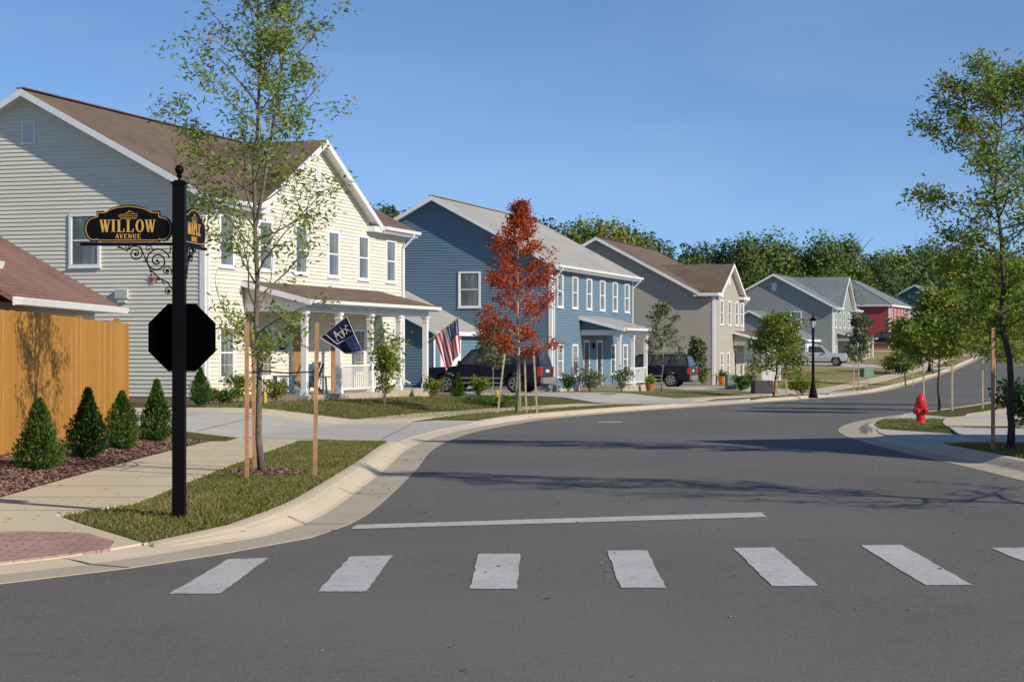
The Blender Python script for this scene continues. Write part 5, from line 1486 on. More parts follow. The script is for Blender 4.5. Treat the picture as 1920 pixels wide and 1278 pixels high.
def sign_outline(W, Hh, k=0.0):
    """scalloped plate outline: x from 0..W, z 0..Hh; k insets"""
    P = []; hw = W/2-k; sh = Hh*.70; r = sh/2-k
    cx = W/2
    # going counter-clockwise from bottom left of the flat base
    P.append((cx-hw*.72, k)); P.append((cx+hw*.72, k)); P.append((cx+hw*.72, k+.012))
    for i in range(9):
        a = -pi/2+pi*i/8; P.append((cx+hw-r*.72+cos(a)*r*.72-.0, sh/2+sin(a)*r*.98))
    P.append((cx+hw*.72, sh-k*.6)); P.append((cx+hw*.72, sh+.045-k)); P.append((cx+hw*.56, sh+.045-k))
    for i in range(11):
        a = pi*(.17+.66*i/10); P.append((cx+cos(a)*hw*.60, sh+.035+(sin(a)-sin(pi*.17))/(1-sin(pi*.17))*(Hh-sh-.035-k)))
    P.append((cx-hw*.56, sh+.045-k)); P.append((cx-hw*.72, sh+.045-k)); P.append((cx-hw*.72, sh-k*.6))
    for i in range(9):
        a = pi/2+pi*i/8; P.append((cx-hw+r*.72+cos(a)*r*.72, sh/2+sin(a)*r*.98))
    P.append((cx-hw*.72, k+.012))
    return P

sx, sy = -3.0, 16.35
sz_ = H(sx, sy, -1)
st = thing('street_sign', 'black street sign post with gold lettered WILLOW AVENUE plate and black octagon back', 'street sign', (sx, sy, sz_), 0)
m = MB()
k = .055
m.box(-k, -k, -.1, k, k, 3.0); 
m.build('post', M['black'], st)
m = MB(); m.box(-k-.012, -k-.012, 3.0, k+.012, k+.012, 3.02); m.box(-k+.012, -k+.012, 3.02, k-.012, k-.012, 3.035)
m.lathe(0, 0, [(.012, 3.035), (.014, 3.06), (.028, 3.065), (.030, 3.075), (.018, 3.082), (.026, 3.095), (.037, 3.112), (.041, 3.13), (.038, 3.15), (.026, 3.167), (.004, 3.175)], 16)
m.build('finial', M['black'], st, smooth=False)
# octagon seen from behind
m = MB(); R8 = .305/cos(pi/8); P = [(R8*cos(pi/8+pi/4*i), R8*sin(pi/8+pi/4*i)) for i in range(8)]
m.prism([(a, 0, 1.62+b) for a, b in P], (0, .004, 0))
o = m.build('octagon_plate', M['signback'], st, loc=(.012, k+.012, 0)); 
m = MB(); m.prism([(a*.985, 0, 1.62+b*.985) for a, b in P], (0, .0015, 0)); o2 = m.build('red_face', M['hydrant'], o, loc=(0, .0045, 0))
m = MB(); m.box(-.03, -.004, 1.72, .03, .0, 1.78); m.box(-.03, -.004, 1.42, .03, .0, 1.48); m.build('bracket', M['black'], o)
# near plate (WILLOW AVENUE) and its far twin, each on a bar with scroll work
def plate(parent, big, small, nm):
    e = MB(); W, Hh = .80, .335
    out = sign_outline(W, Hh)
    e.prism([(-x, -.012, z) for x, z in out], (0, .024, 0))
    pl = e.build(nm, M['signface'], parent, fix=True)
    bd = MB(); ins = sign_outline(W, Hh, .016)
    for yy0, yy1 in ((-.0155, -.0115), (.0155, .0115)):
        for a, b in zip(ins, ins[1:]+ins[:1]):
            if math.dist(a, b) > 1e-4: stroke(bd, -a[0], a[1], -b[0], b[1], .006, yy0, yy1)
    bd.build('gold_border', M['gold'], pl)
    t_ = MB()
    word(t_, big, -W/2, .088, .082, .112, -.0160, -.0118, .10)
    word(t_, small, -W/2, .030, .036, .042, -.0158, -.0118, .16)
    t_.build('lettering', M['gold'], pl)
    em = MB()   # small emblem: arch, roof line and a row of ticks
    for a, b in (((-.09, .232), (.09, .232)), ((-.075, .248), (.085, .252)), ((-.085, .24), (-.075, .222)), ((-.02, .262), (.02, .275)), ((.02, .275), (.05, .262)), ((0, .268), (.012, .285))):
        stroke(em, -W/2+a[0], a[1], -W/2+b[0], b[1], .004, -.0155, -.0118)
    for i in range(9): stroke(em, -W/2-.066+.0165*i, .213, -W/2-.066+.0165*i+.008, .213, .011, -.0155, -.0118)
    em.build('emblem', M['gold'], pl)
    return pl
def spiral(mb, cx, cz, r0, r1, a0, turns, rad=.006, n=26):
    pts = [(cx+(r0+(r1-r0)*i/n)*cos(a0+turns*2*pi*i/n), 0, cz+(r0+(r1-r0)*i/n)*sin(a0+turns*2*pi*i/n)) for i in range(n+1)]
    mb.tube(pts, rad, 5)
def arm(parent):
    """bar and scroll bracket pointing to -x from the post face"""
    e = MB(); e.box(-.84, -.014, -.028, 0, .014, 0.0); b = e.build('cross_bar', M['black'], parent)
    e = MB()
    spiral(e, -.145, -.165, .115, .022, .2, 1.9, .007, 40); spiral(e, -.34, -.10, .072, .014, 2.6, -1.8, .006, 34)
    e.tube([(-.035, 0, -.10), (-.02, 0, -.05), (-.03, 0, -.03)], .006, 5)
    e.tube([(-.255, 0, -.14), (-.21, 0, -.24), (-.13, 0, -.32), (-.05, 0, -.36), (-.012, 0, -.42)], .007, 6)
    e.tube([(-.255, 0, -.14), (-.27, 0, -.10), (-.30, 0, -.035)], .006, 5)
    e.tube([(-.41, 0, -.08), (-.45, 0, -.055), (-.50, 0, -.035)], .006, 5)
    spiral(e, -.058, -.255, .045, .01, -.6, 1.4, .0055, 24); spiral(e, -.045, -.44, .035, .008, 1.2, 1.3, .005, 22)
    spiral(e, -.225, -.055, .035, .008, -.4, 1.2, .005, 22); spiral(e, -.415, -.035, .024, .008, .4, -1.2, .005, 18)
    for (x, z) in ((-.145, -.165), (-.34, -.10), (-.058, -.255), (-.045, -.44), (-.13, -.33), (-.20, -.26)):
        e.lathe(x, z, [(.003, -.012), (.012, -.006), (.014, .0), (.012, .006), (.003, .012)], 8, axis='y')
    for (x, z, a) in ((-.15, -.325, -1.8), (-.19, -.285, -2.4), (-.47, -.05, 2.9), (-.24, -.17, 3.0), (-.10, -.345, -1.2)):
        e.tube([(x, 0, z), (x+.025*cos(a), 0, z+.025*sin(a)), (x+.045*cos(a+.4), 0, z+.045*sin(a+.4))], [.007, .006, .001], 5)
    e.build('scrollwork', M['black'], b)
    return b
a1 = arm(st); a1.location = (-k, 0, 2.475); a1.rotation_euler = (0, 0, radians(-1))
p1 = plate(st, 'WILLOW', 'AVENUE', 'sign_plate'); p1.location = (-k-.005, 0, 2.48); p1.rotation_euler = (0, 0, radians(-1))
a2 = arm(st); a2.location = (0, k, 2.475); a2.rotation_euler = (0, 0, radians(-96))
p2 = plate(st, 'MAPLE', 'DRIVE', 'sign_plate'); p2.location = (0, k+.005, 2.48); p2.rotation_euler = (0, 0, radians(-96))
for ch in p2.children:      # lettering faces the street, so turn it to the other face
    if ch.name.startswith(('lettering', 'emblem')): ch.location = (-.80, 0, 0); ch.rotation_euler = (0, 0, pi)

# ------------------------------------------------------------------ hydrant
hx, hy = 9.6, 42.6
ht = thing('fire_hydrant', 'bright red fire hydrant on the grass point across the street', 'fire hydrant', place(hx, hy, 1), radians(40))
m = MB(); m.lathe(0, 0, [(.155, -.05), (.155, .03), (.11, .035), (.105, .06), (.108, .36), (.112, .38), (.14, .385), (.14, .41), (.125, .415)], 20); m.build('barrel', M['hydrant'], ht, smooth=False)
m = MB(); m.lathe(0, 0, [(.142, .415), (.145, .44), (.120, .45), (.125, .50), (.118, .56), (.095, .61), (.06, .64), (.045, .645), (.042, .67), (.026, .672), (.024, .72), (.0, .722)], 20); m.build('bonnet', M['hydrant'], ht)
for ang, rr, ln in ((0, .055, .19), (pi, .055, .19), (pi/2, .075, .20)):
    m = MB(); m.lathe(0, .30, [(rr*.8, .08), (rr*.8, ln-.06), (rr*1.15, ln-.055), (rr*1.15, ln-.01), (rr*.9, ln), (.022, ln+.002), (.02, ln+.03), (.0, ln+.031)], 14, axis='y')
    o = m.build('outlet_cap', M['hydrant'], ht); o.rotation_euler = (0, 0, ang)
m = MB()
for i in range(8):
    a = i*pi/4; m.lathe(.128*cos(a), .128*sin(a), [(.010, .372), (.010, .455), (.0, .457)], 6)
m.build('flange_bolts', M['hydrant'], ht)

# ------------------------------------------------------------------ street lamps
def lamp(x, y, label):
    t = thing('street_lamp', label, 'street lamp', place(x, y, -1), 0, 'black lantern lamp posts along the street')
    m = MB(); m.lathe(0, 0, [(.21, -.05), (.21, .05), (.17, .10), (.16, .30), (.12, .38), (.10, .60), (.075, .70), (.065, 1.0), (.055, 2.9), (.075, 2.92), (.075, 2.97), (.05, 3.0), (.05, 3.05), (.09, 3.08)], 14); m.build('post', M['black'], t)
    m = MB(); m.lathe(0, 0, [(.08, 3.08), (.145, 3.40)], 6); m.build('lantern_glass', M['lantern'], t)
    m = MB(); m.lathe(0, 0, [(.17, 3.40), (.185, 3.42), (.10, 3.50), (.04, 3.56), (.03, 3.60), (.04, 3.64), (.012, 3.70), (.0, 3.76)], 12)
    for i in range(6):
        a = i*pi/3; m.bar((.083*cos(a), .083*sin(a), 3.08), (.148*cos(a), .148*sin(a), 3.40), .014, .014)
    m.build('lantern_cap', M['black'], t)
lamp(13.45, 81.0, 'near black lantern lamp post standing before the silver pickup')
lamp(34.3, 149, 'far black lantern lamp post mostly hidden in the green tree')

# ------------------------------------------------------------------ cars
def arch(cx, r, z0, n=9):
    return [(cx+r*cos(pi-pi*i/(n-1)), z0+r*sin(pi-pi*i/(n-1))) for i in range(n)]
def car(name, label, loc, rz, paint, kind='suv', cat='car'):
    """x forward, y left, z up"""
    t = thing(name, label, cat, loc, rz)
    if kind == 'suv': Lh, W, wb, hood, belt, roof, wr = 2.62, .98, 1.52, 1.10, 1.16, 1.86, .40
    elif kind == 'pickup': Lh, W, wb, hood, belt, roof, wr = 2.78, .98, 1.75, 1.12, 1.14, 1.82, .39
    else: Lh, W, wb, hood, belt, roof, wr = 2.3, .90, 1.35, .98, 1.02, 1.5, .34
    zb = .42; zw = wr
    fx, rx = wb+.05, -wb+.02
    low = [(-Lh, zb+.12), (-Lh+.04, zb)] + [(rx-wr-.09, zb)] + [p for p in arch(rx, wr+.075, zw+.02)] + [(rx+wr+.09, zb)] + [(fx-wr-.09, zb)] + arch(fx, wr+.075, zw+.02) + [(fx+wr+.09, zb), (Lh-.08, zb), (Lh, zb+.15)]
    if kind == 'pickup':
        top = [(Lh, .80), (Lh-.04, .98), (Lh-.25, hood-.03), (1.15, hood+.04), (.95, belt), (-.75, belt), (-.78, belt+.10), (-Lh+.04, belt+.10), (-Lh, belt+.02)]
    else:
        top = [(Lh, .78), (Lh-.05, .97), (Lh-.3, hood-.04), (1.2, hood+.03), (1.0, belt), (-Lh+.08, belt), (-Lh, belt-.1)]
    poly = low+top
    # body: bevelled extrusion (shoulder narrower than the middle)
    m = MB(); n = len(poly); rings = []
    cz = .78
    for (yy, sh) in ((-W, .0), (-W+.06, 1.0), (W-.06, 1.0), (W, .0)):
        ring = []
        for (x, z) in poly:
            s_ = .035*(1-sh); ring.append((x*(1-s_*.35), yy, z-(z-cz)*s_*1.2 if z > cz else z+(cz-z)*s_*.4))
        rings.append(ring)
    for ring in rings: m.v += ring
    for q in range(3):
        for i in range(n): m.f.append((q*n+i, q*n+(i+1) % n, (q+1)*n+(i+1) % n, (q+1)*n+i)); m.mi.append(0)
    m.f.append(tuple(reversed(range(n)))); m.mi.append(0); m.f.append(tuple(3*n+i for i in range(n))); m.mi.append(0)
    body = m.build('body', M[paint], t, fix=True)
    # cabin
    if kind == 'suv': cab = [(-Lh+.06, belt), (-Lh+.22, roof-.10), (-Lh+.42, roof), (.30, roof), (.50, roof-.05), (1.12, belt)]
    elif kind == 'pickup': cab = [(-.72, belt), (-.66, roof-.08), (-.55, roof), (.30, roof), (.42, roof-.04), (1.08, belt)]
    else: cab = [(-1.95, belt), (-1.3, roof-.04), (-1.1, roof), (.1, roof), (.3, roof-.04), (1.1, belt)]
    m = MB(); n = len(cab)
    def cw(z): return W-.05-.20*(z-belt)/(roof-belt)
    m.v += [(x, -cw(z), z-.003) for x, z in cab]+[(x, cw(z), z-.003) for x, z in cab]
    m.f = [tuple(range(n)), tuple(reversed(range(n, 2*n)))]+[(i, i+n, (i+1) % n+n, (i+1) % n) for i in range(n)]; m.mi = [0]*len(m.f)
    cb = m.build('cabin', M[paint], t, fix=True)
    # side windows
    def lerp(a, b, f): return a+(b-a)*f
    z0, z1 = belt+.05, roof-.11
    def xr(z): # rear and front limits at z
        r_ = [(p, q) for p, q in zip(cab[:2], cab[1:3])][0]; a = r_[0]; b = r_[1]
        rr = lerp(a[0], b[0], clamp((z-a[1])/(b[1]-a[1])))
        a, b = cab[-1], cab[-2]; ff = lerp(a[0], b[0], clamp((z-a[1])/(b[1]-a[1])))
        return rr, ff
    segs = [(.0, .30), (.325, .62), (.645, 1.0)] if kind == 'suv' else ([(0, .30), (.34, 1.0)] if kind == 'pickup' else [(0, .5), (.53, 1.0)])
    for sgn in (-1, 1):
        for (fa, fb) in segs:
            m = MB(); r0, f0 = xr(z0); r1, f1 = xr(z1); r0 += .10; r1 += .08; f0 -= .13; f1 -= .09
            q = []
            for (f, z, a_, b_) in ((fa, z0, r0, f0), (fb, z0, r0, f0), (fb, z1, r1, f1), (fa, z1, r1, f1)):
                q.append((lerp(a_, b_, f), sgn*(cw(z)+.004), z))
            q2 = [(p[0], p[1]-sgn*.02, p[2]) for p in q]
            m.hexa(q2, q); m.build('side_window', M['glassd'], t, fix=True)
    # windscreen and rear screen
    def screen(nm, a, b, out):
        m = MB(); q = []
        for (p, f) in ((a, .08), (b, .10)):
            pass
        A = (lerp(a[0], b[0], .10), lerp(a[1], b[1], .10)); B = (lerp(a[0], b[0], .90), lerp(a[1], b[1], .90))
        ya, yb = cw(A[1])-.09, cw(B[1])-.09
        q = [(A[0]+out[0], -ya, A[1]+out[1]), (A[0]+out[0], ya, A[1]+out[1]), (B[0]+out[0], yb, B[1]+out[1]), (B[0]+out[0], -yb, B[1]+out[1])]
        m.hexa([(p[0]-out[0]*3, p[1], p[2]-out[1]*3) for p in q], q); m.build(nm, M['glassd'], t, fix=True)
    screen('windscreen', cab[-1], cab[-2], (.008, .006)); screen('rear_screen', cab[0], cab[1], (-.010, .002))
    # wheels
    for x in (fx, rx):
        for sgn in (-1, 1):
            m = MB(); w0, w1 = sgn*(W-.24), sgn*(W-.015)
            m.lathe(0, 0, [(wr*.6, w0), (wr-.03, w0), (wr, w0+sgn*.03), (wr, w1-sgn*.03), (wr-.03, w1), (wr*.64, w1-sgn*.005)], 24, axis='y')
            wh = m.build('wheel', M['tyre'], t, loc=(x, 0, zw), fix=True)
            m = MB(); m.lathe(0, 0, [(wr*.64, w1-sgn*.012), (wr*.60, w1-sgn*.004), (wr*.57, w1-sgn*.03), (wr*.2, w1-sgn*.035), (wr*.14, w1-sgn*.006), (0, w1-sgn*.004)], 20, axis='y')
            m.build('rim', M['plastic'] , wh)
            m = MB()
            for i in range(6):
                a = i*pi/3+.2; m.bar((wr*.10*cos(a), w1-sgn*.012, wr*.10*sin(a)), (wr*.60*cos(a), w1-sgn*.012, wr*.60*sin(a)), wr*.17, .03, up=(0, 1, 0))
            m.lathe(0, 0, [(wr*.66, w1-sgn*.010), (wr*.66, w1+sgn*.002), (wr*.57, w1+sgn*.002), (wr*.57, w1-sgn*.010)], 24, axis='y')
            m.build('spokes', M['rim'], wh)
    # bumpers, lights, mirrors, mouldings
    for nm, x0, x1, mt in (('front_bumper', Lh-.06, Lh+.07, 'chrome' if kind == 'pickup' else 'plastic'), ('rear_bumper', -Lh-.10, -Lh+.05, 'chrome')):
        m = MB(); m.box(x0, -W+.04, .46, x1, W-.04, .66); m.box(min(x0, x1)+.01, -W+.12, .40, max(x0, x1)-.02, W-.12, .46); m.build(nm, M[mt], t)
    for sgn in (-1, 1):
        m = MB()
        if kind == 'pickup': m.box(-Lh-.012, sgn*(W-.17), .80, -Lh+.05, sgn*(W-.01), 1.16)
        else: m.box(-Lh-.014, min(sgn*(W-.17), sgn*(W+.006)), .74, -Lh+.16, max(sgn*(W-.17), sgn*(W+.006)), 1.10)
        m.build('tail_light', M['tail'], t)
        m = MB(); m.box(Lh-.10, sgn*(W-.34), .74, Lh+.012, sgn*(W-.04), .93); m.build('headlight', M['lens'], t)
        m = MB(); m.hexa([(.86, sgn*(W-.02), belt+.02), (.98, sgn*(W-.02), belt+.02), (.98, sgn*(W+.20), belt+.03), (.88, sgn*(W+.20), belt+.03)], [(.86, sgn*(W-.02), belt+.16), (.96, sgn*(W-.02), belt+.16), (.96, sgn*(W+.18), belt+.20), (.88, sgn*(W+.18), belt+.20)]); m.build('mirror', M[paint], t, fix=True)
        m = MB(); m.box(rx+wr+.12, min(sgn*W, sgn*(W+.018)), .60, fx-wr-.12, max(sgn*W, sgn*(W+.018)), .66); m.box(rx+wr+.1, min(sgn*(W-.02), sgn*(W+.03)), .40, fx-wr-.1, max(sgn*(W-.02), sgn*(W+.03)), .45); m.build('side_moulding', M['chrome'], t)
        for xd in ((.88, -.05, -1.0) if kind == 'suv' else ((.88, -.62) if kind == 'pickup' else (.8, -.2))):
            m = MB(); m.box(xd-.006, min(sgn*(W-.01), sgn*(W+.002)), .56, xd+.006, max(sgn*(W-.01), sgn*(W+.002)), belt-.03); m.build('door_gap', M['plastic'], t)
        for xd in ((.08, -.88) if kind == 'suv' else (-.42,)):
            m = MB(); m.box(xd-.09, min(sgn*(W+.0), sgn*(W+.035)), .94, xd+.09, max(sgn*W, sgn*(W+.035)), .985); m.build('door_handle', M['plastic'], t)
    m = MB(); m.box(Lh-.02, -W+.38, .70, Lh+.016, W-.38, .94); m.build('grille', M['plastic'], t)
    m = MB(); m.box(-Lh-.016, -.26, .86 if kind != 'pickup' else .56, -Lh+.0, .26, .99 if kind != 'pickup' else .64); m.build('number_plate', M['greyplate'], t)
    if kind == 'suv':
        m = MB()
        for sgn in (-1, 1): m.bar((-Lh+.6, sgn*(W-.30), roof+.05), (.2, sgn*(W-.30), roof+.05), .04, .03); m.box(-Lh+.6, sgn*(W-.32), roof-.01, -Lh+.66, sgn*(W-.28), roof+.04); m.box(.1, sgn*(W-.32), roof-.01, .16, sgn*(W-.28), roof+.04)
        m.build('roof_rails', M['plastic'], t)
    if kind == 'pickup':
        m = MB(); m.box(-Lh+.09, -W+.12, belt+.06, -.82, W-.12, belt+.104); m.build('bed_shade_panel', M['plastic'], t)  # flat black panel over the bed, its colour stands in for the shaded recess
    m = MB(); m.box(-Lh+.15, -W+.25, .30, Lh-.15, W-.25, .50); m.build('underbody', M['plastic'], t)
    return t
hd = pi/2-radians(17)+pi/2    # heading away from the street
def zavg(x, y): return H(x, y, -1)+UP+.01
car('parked_suv', 'large black four-wheel car on the blue house driveway behind the red tree', (-1.02, 77.0, zavg(-1, 77)), hd, 'carblack', 'suv')
car('parked_suv', 'black four-wheel car standing beside the taupe house', (7.85, 104.4, zavg(7.85, 104.4)), hd, 'carblue', 'suv')
car('pickup_truck', 'silver pickup truck on the grey house driveway', (27.3, 162.5, zavg(27.3, 162.5)+.02), radians(-16), 'carsilver', 'pickup', 'pickup')
car('parked_car', 'black car in front of the red house', (43.6, 213.5, zavg(43.6, 213.5)+.25), radians(165), 'carblue', 'suv')

# ------------------------------------------------------------------ flags
def H1W(u, v, z): return H1.matrix_world @ Vector((u, v, z))
def flag_mesh(nm, hoist0, hoist1, fall, side, ns, nt, matf, mats, parent, fold=.06, nf=3.0):
    """cloth hanging from a slanted pole; hoist0 inner, hoist1 tip; world coordinates"""
    m = MB(); P = []
    for i in range(ns+1):
        s_ = i/ns
        for j in range(nt+1):
            q = j/nt; h = hoist0.lerp(hoist1, s_)
            p = h + Vector((0, 0, -1))*(fall*q) + side*(q*(1-s_)*.55+q*.12) + Vector((0, -1, 0))*(fold*sin(nf*2*pi*s_+q*2.2)*min(1, q*2.2)) + side*(.05*sin(4*pi*s_+q*3)*q)
            P.append(tuple(p))
    m.v = P
    for i in range(ns):
        for j in range(nt):
            a = i*(nt+1)+j; m.f.append((a, a+1, a+nt+2, a+nt+1)); m.mi.append(matf((i+.5)/ns, (j+.5)/nt))
    return m
def flagpole(post_u, label, nm, rise=.85, out=1.15, len_h=1.0, zp=1.62):
    a = H1W(post_u, -2.04, zp); b = H1W(post_u, -2.04-out, zp+rise)
    return a, b
# national flag, on the right end post
a, b = flagpole(13.4, '', '')
t = thing('national_flag', 'red white and blue stars and stripes flag hanging from the right porch post', 'flag', a, 0)
m = MB(); m.tube([(0, 0, 0), b-a], .014, 8); m.tube([b-a, (b-a)*1.02], .026, 8); m.bar((0, 0, -.05), (0, 0, .05), .05, .05, up=(0, 1, 0)); m.build('pole', M['pole'], t)
dirp = (b-a)
h0, h1 = dirp*.22, dirp*.98
side = Vector((1, -.1, 0)).normalized()
def mf(s_, q):
    if s_ > 6/13 and q < .42: return 2
    return 0 if int(s_*13) % 2 == 0 else 1
m = flag_mesh('f', h0, h1, 1.25, side*.62, 26, 30, mf, None, t, .05, 2.5)
cl = m.build('cloth', [M['redcloth'], M['cloth'], M['bluecloth']], t, smooth=True)
sm = MB()
for i in range(5):
    for j in range(6):
        s_ = 6/13+(7/13)*(i+.5+.0)/5; q = .42*(j+.5)/6
        ii = int(s_*26); jj = int(q*30); p = Vector(m.v[ii*31+jj]); p2 = Vector(m.v[min(26, ii+1)*31+jj]); p3 = Vector(m.v[ii*31+jj+1])
        n = (p2-p).cross(p3-p).normalized()
        if n.y > 0: n = -n
        pts = []
        ax = (p2-p).normalized(); ay = n.cross(ax)
        for k_ in range(10):
            rr = .034 if k_ % 2 == 0 else .014; an = k_*pi/5; pts.append(p+n*.012+ax*rr*cos(an)+ay*rr*sin(an))
        c0 = len(sm.v); sm.v += [tuple(x) for x in pts]; sm.f.append(tuple(range(c0, c0+10))); sm.mi.append(0)
sm.build('stars', M['cloth'], cl)
# navy flag, on the second post
a, b = flagpole(2.72, '', '', .95, 1.30, zp=1.42)
t = thing('navy_flag', 'navy blue flag with white outlined lettering hanging at the left porch post', 'flag', a, 0)
m = MB(); m.tube([(0, 0, 0), b-a], .014, 8); m.bar((0, 0, -.05), (0, 0, .05), .05, .05, up=(0, 1, 0)); m.build('pole', M['pole'], t)
dirp = (b-a); h0, h1 = dirp*.32, dirp*1.0
def mf2(s_, q): return 1 if q > .52 and s_ > .45 else 0
side = Vector((1, -.05, 0)).normalized()
m = MB(); P = []; ns, nt = 24, 26
for i in range(ns+1):
    s_ = i/ns
    for j in range(nt+1):
        q = j/nt; h = h0.lerp(h1, s_)
        p = h + Vector((0, 0, -1))*(q*(.50+.62*s_)) + side*(q*(.78-.30*s_)) + Vector((0, -1, 0))*(.06*sin(5*s_+q*5)*min(1, q*2))
        P.append(tuple(p))
m.v = P
for i in range(ns):
    for j in range(nt):
        a_ = i*(nt+1)+j; m.f.append((a_, a_+1, a_+nt+2, a_+nt+1)); m.mi.append(mf2((i+.5)/ns, (j+.5)/nt))
cl = m.build('cloth', [M['navy'], M['navyl']], t, smooth=True)
bm_ = MB()
def onf(s_, q, off=-.012):
    i = int(clamp(s_)*ns); j = int(clamp(q)*nt); i = min(i, ns); j = min(j, nt); return Vector(P[i*(nt+1)+j])+Vector((0, off, 0))
for (s0, q0, s1, q1) in ((.02, .02, .02, .98), (.98, .02, .98, .98), (.02, .98, .98, .98), (.18, .05, .18, .50), (.18, .52, .95, .52), (.30, .44, .42, .12), (.42, .12, .50, .44), (.58, .44, .66, .14), (.66, .14, .62, .40), (.72, .42, .82, .16), (.80, .30, .90, .40), (.36, .28, .90, .22)):
    prev = None
    for k_ in range(9):
        f = k_/8; c_ = onf(s0+(s1-s0)*f, q0+(q1-q0)*f)
        if prev is not None and (c_-prev).length > .01: bm_.bar(prev, c_, .020, .006, up=(0, 1, 0))
        prev = c_
bm_.build('white_outline', M['cloth'], cl)

# ------------------------------------------------------------------ porch furniture
def chair(u, v, rot, label):
    p = H1W(u, v, -.02); t = thing('porch_chair', label, 'chair', p, H1.rotation_euler.z+rot, 'blue slatted garden chairs on the porch')
    for sgn in (-1, 1):
        m = MB(); m.hexa([(sgn*.30-.02, -.36, 0), (sgn*.30+.02, -.36, 0), (sgn*.30+.02, -.28, 0), (sgn*.30-.02, -.28, 0)], [(sgn*.30-.02, -.36, .56), (sgn*.30+.02, -.36, .56), (sgn*.30+.02, -.28, .56), (sgn*.30-.02, -.28, .56)]); m.build('leg', M['chair'], t)
        m = MB(); m.bar((sgn*.26, -.34, .36), (sgn*.26, .46, .06), .03, .10); m.build('leg', M['chair'], t)
        m = MB(); m.box(min(sgn*.26, sgn*.38), -.42, .56, max(sgn*.26, sgn*.38), .30, .585); m.build('armrest', M['chair'], t)
    m = MB()
    for k_ in range(6): y = -.36+.09*k_; m.bar((-.28, y, .385-.09*k_*.36), (.28, y, .385-.09*k_*.36), .08, .02)
    m.build('seat', M['chair'], t)
    m = MB()
    for k_ in range(5):
        x = -.22+.11*k_; top = 1.02-.03*abs(k_-2)**1.5; m.bar((x*.85, .14, .20), (x*1.15, .50, top), .095, .02, up=(0, -1, .3))
    m.bar((-.28, .33, .585), (.28, .33, .585), .03, .06); m.build('backrest', M['chair'], t)
chair(4.75, -1.15, radians(150), 'blue slatted garden chair standing right behind the left porch post')
chair(3.35, -1.05, radians(200), 'blue slatted garden chair partly behind the stakes')
p = H1W(5.62, -1.35, -.02)
t = thing('side_table', 'small dark blue side table beside the porch chair', 'table', p, H1.rotation_euler.z)
m = MB(); m.lathe(0, 0, [(.22, .50), (.22, .53), (.0, .531)], 16); m.build('table_top', M['chair'], t)
m = MB()
for k_ in range(3):
    a_ = k_*2.1; m.bar((.16*cos(a_), .16*sin(a_), 0), (.10*cos(a_), .10*sin(a_), .50), .025, .025)
m.build('table_legs', M['chair'], t)

# ------------------------------------------------------------------ small things
def boxthing(name, label, cat, x, y, sx_, sy_, h, mat, rz=0.0, lid=True):
    t = thing(name, label, cat, place(x, y), rz)
    m = MB(); a_, b_ = sx_/2, sy_/2
    m.hexa([(-a_, -b_, -.05), (a_, -b_, -.05), (a_, b_, -.05), (-a_, b_, -.05)], [(-a_*.97, -b_*.97, h), (a_*.97, -b_*.97, h), (a_*.97, b_*.97, h), (-a_*.97, b_*.97, h)])
    m.build('cabinet', M[mat], t)
    m = MB(); m.hexa([(-a_*1.03, -b_*1.03, h), (a_*1.03, -b_*1.03, h), (a_*1.03, b_*1.03, h), (-a_*1.03, b_*1.03, h)], [(-a_*.98, -b_*.98, h+.07), (a_*.98, -b_*.98, h+.07), (a_*.98, b_*.98, h+.07), (-a_*.98, b_*.98, h+.07)])
    m.build('lid', M[mat], t)
    return t
boxthing('utility_box', 'charcoal utility box on the verge before the taupe house', 'utility box', 12.6, 91.5, .95, .7, .62, 'darkbox', .2)
boxthing('transformer_box', 'pale green transformer box beside the taupe porch', 'utility box', 11.9, 98.5, .55, .5, .75, 'teal', .2)
boxthing('transformer_box', 'small green utility box on the lawn before the red house', 'utility box', 26.4, 135, .8, .7, .55, 'teal', .3)
t = thing('marker_post', 'short brown post right of the charcoal utility box', 'post', place(13.3, 91.2), 0)
m = MB(); m.box(-.05, -.05, -.1, .05, .05, .72); m.hexa([(-.06, -.06, .72), (.06, -.06, .72), (.06, .06, .72), (-.06, .06, .72)], [(-.01, -.01, .78), (.01, -.01, .78), (.01, .01, .78), (-.01, .01, .78)]); m.build('post_body', M['post'], t)
# pots and pumpkin by the taupe porch
p = place(13.0, 112.0)
t = thing('pumpkin_pot', 'orange pot in front of the taupe house porch', 'flower pot', p, 0)
m = MB(); m.lathe(0, 0, [(.20, 0), (.24, .08), (.32, .50), (.34, .52), (.30, .53), (.0, .50)], 14); m.build('pot', M['pumpkin'], t)
r_ = random.Random(2); V, F = [], []
for i in range(160): quadleaf(V, F, Vector((r_.gauss(0, .12), r_.gauss(0, .12), .5+abs(r_.gauss(0, .12)))), Vector((r_.gauss(0, 1), r_.gauss(0, 1), 1)).normalized(), .18, .05, r_)
me = bpy.data.meshes.new('plant'); me.from_pydata(V, [], F); me.materials.append(M['cedar']); link('plant', me, t)
t = thing('flower_pot', 'terracotta pot right of the blue house porch post', 'flower pot', place(7.0, 92.0), 0)
m = MB(); m.lathe(0, 0, [(.16, -.02), (.24, .36), (.26, .40), (.22, .41), (.0, .38)], 14); m.build('pot', M['terracotta'], t)
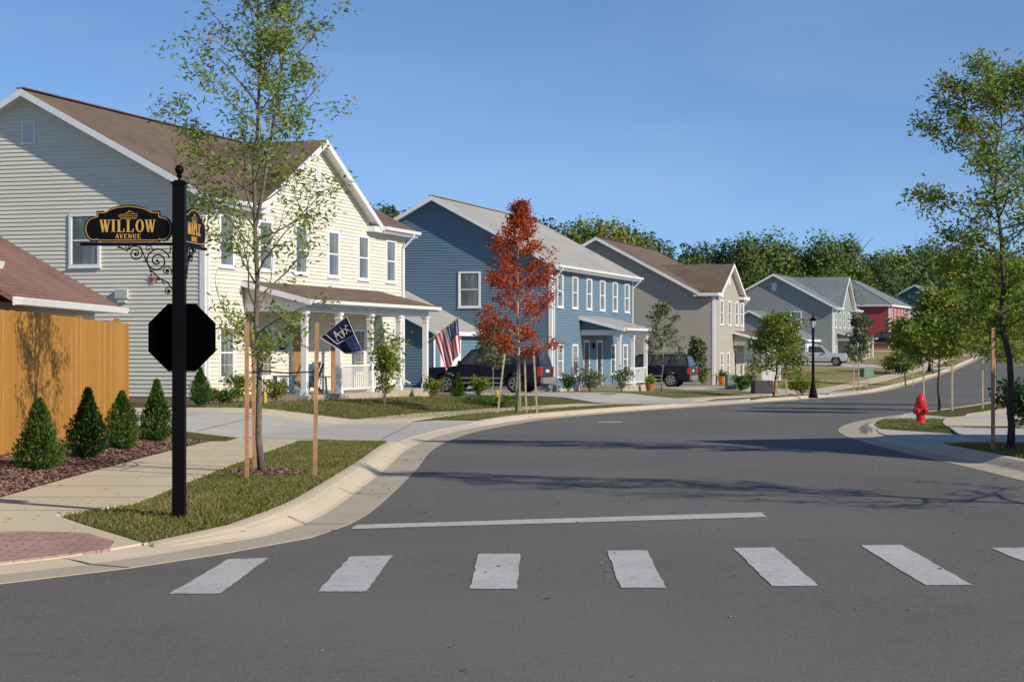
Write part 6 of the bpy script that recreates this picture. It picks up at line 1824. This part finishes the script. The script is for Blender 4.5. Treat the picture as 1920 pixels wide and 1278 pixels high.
V, F = [], []
for i in range(140): quadleaf(V, F, Vector((r_.gauss(0, .10), r_.gauss(0, .10), .38+abs(r_.gauss(0, .12)))), Vector((r_.gauss(0, 1), r_.gauss(0, 1), 1)).normalized(), .16, .04, r_)
me = bpy.data.meshes.new('plant'); me.from_pydata(V, [], F); me.materials.append(M['shrub']); link('plant', me, t)
# bright yellow markers seen by the sapling and by the shrubs
for (x, y, lb, h) in ((-.55, 66.8, 'small yellow marker at the foot of the slender sapling', .28), (-6.98, 51.2, 'yellow and pink toy marker beside the left porch shrub', .34)):
    t = thing('yellow_marker', lb, 'marker', place(x, y), 0); m = MB(); m.lathe(0, 0, [(.06, 0), (.055, h*.7), (.03, h), (.0, h+.01)], 10); m.build('marker_body', M['yellow'], t)
# a few fallen leaves on verge, kerb and pavement
rl = random.Random(31); mb = MB()
for i in range(150):
    x = rl.uniform(-5.1, -1.0); y = rl.uniform(15, 33); z = H(x, y, -1)+.05 if x < -2.15 else g(y)+.10
    if x > -1.9: z = g(y)+.012
    a_ = rl.uniform(0, 6); L_ = rl.uniform(.018, .04)
    mb.add([(x+cos(a_)*L_, y+sin(a_)*L_, z+.004), (x-sin(a_)*L_*.5, y+cos(a_)*L_*.5, z+.012), (x-cos(a_)*L_, y-sin(a_)*L_, z+.003), (x+sin(a_)*L_*.5, y-cos(a_)*L_*.5, z+.008)], [(0, 1, 2, 3)])
for i in range(260):
    x = rl.uniform(-1.2, 6.2); y = rl.uniform(9, 40); a_ = rl.uniform(0, 6); L_ = rl.uniform(.012, .03); z = g(y)
    mb.add([(x+cos(a_)*L_, y+sin(a_)*L_, z+.006), (x-sin(a_)*L_*.5, y+cos(a_)*L_*.5, z+.014), (x-cos(a_)*L_, y-sin(a_)*L_, z+.005), (x+sin(a_)*L_*.5, y-cos(a_)*L_*.5, z+.010)], [(0, 1, 2, 3)])
o = mb.build('fallen_leaves', M['chips']); tag(o, 'scattered small fallen leaves on road, kerb and verge', 'leaves', kind='stuff')
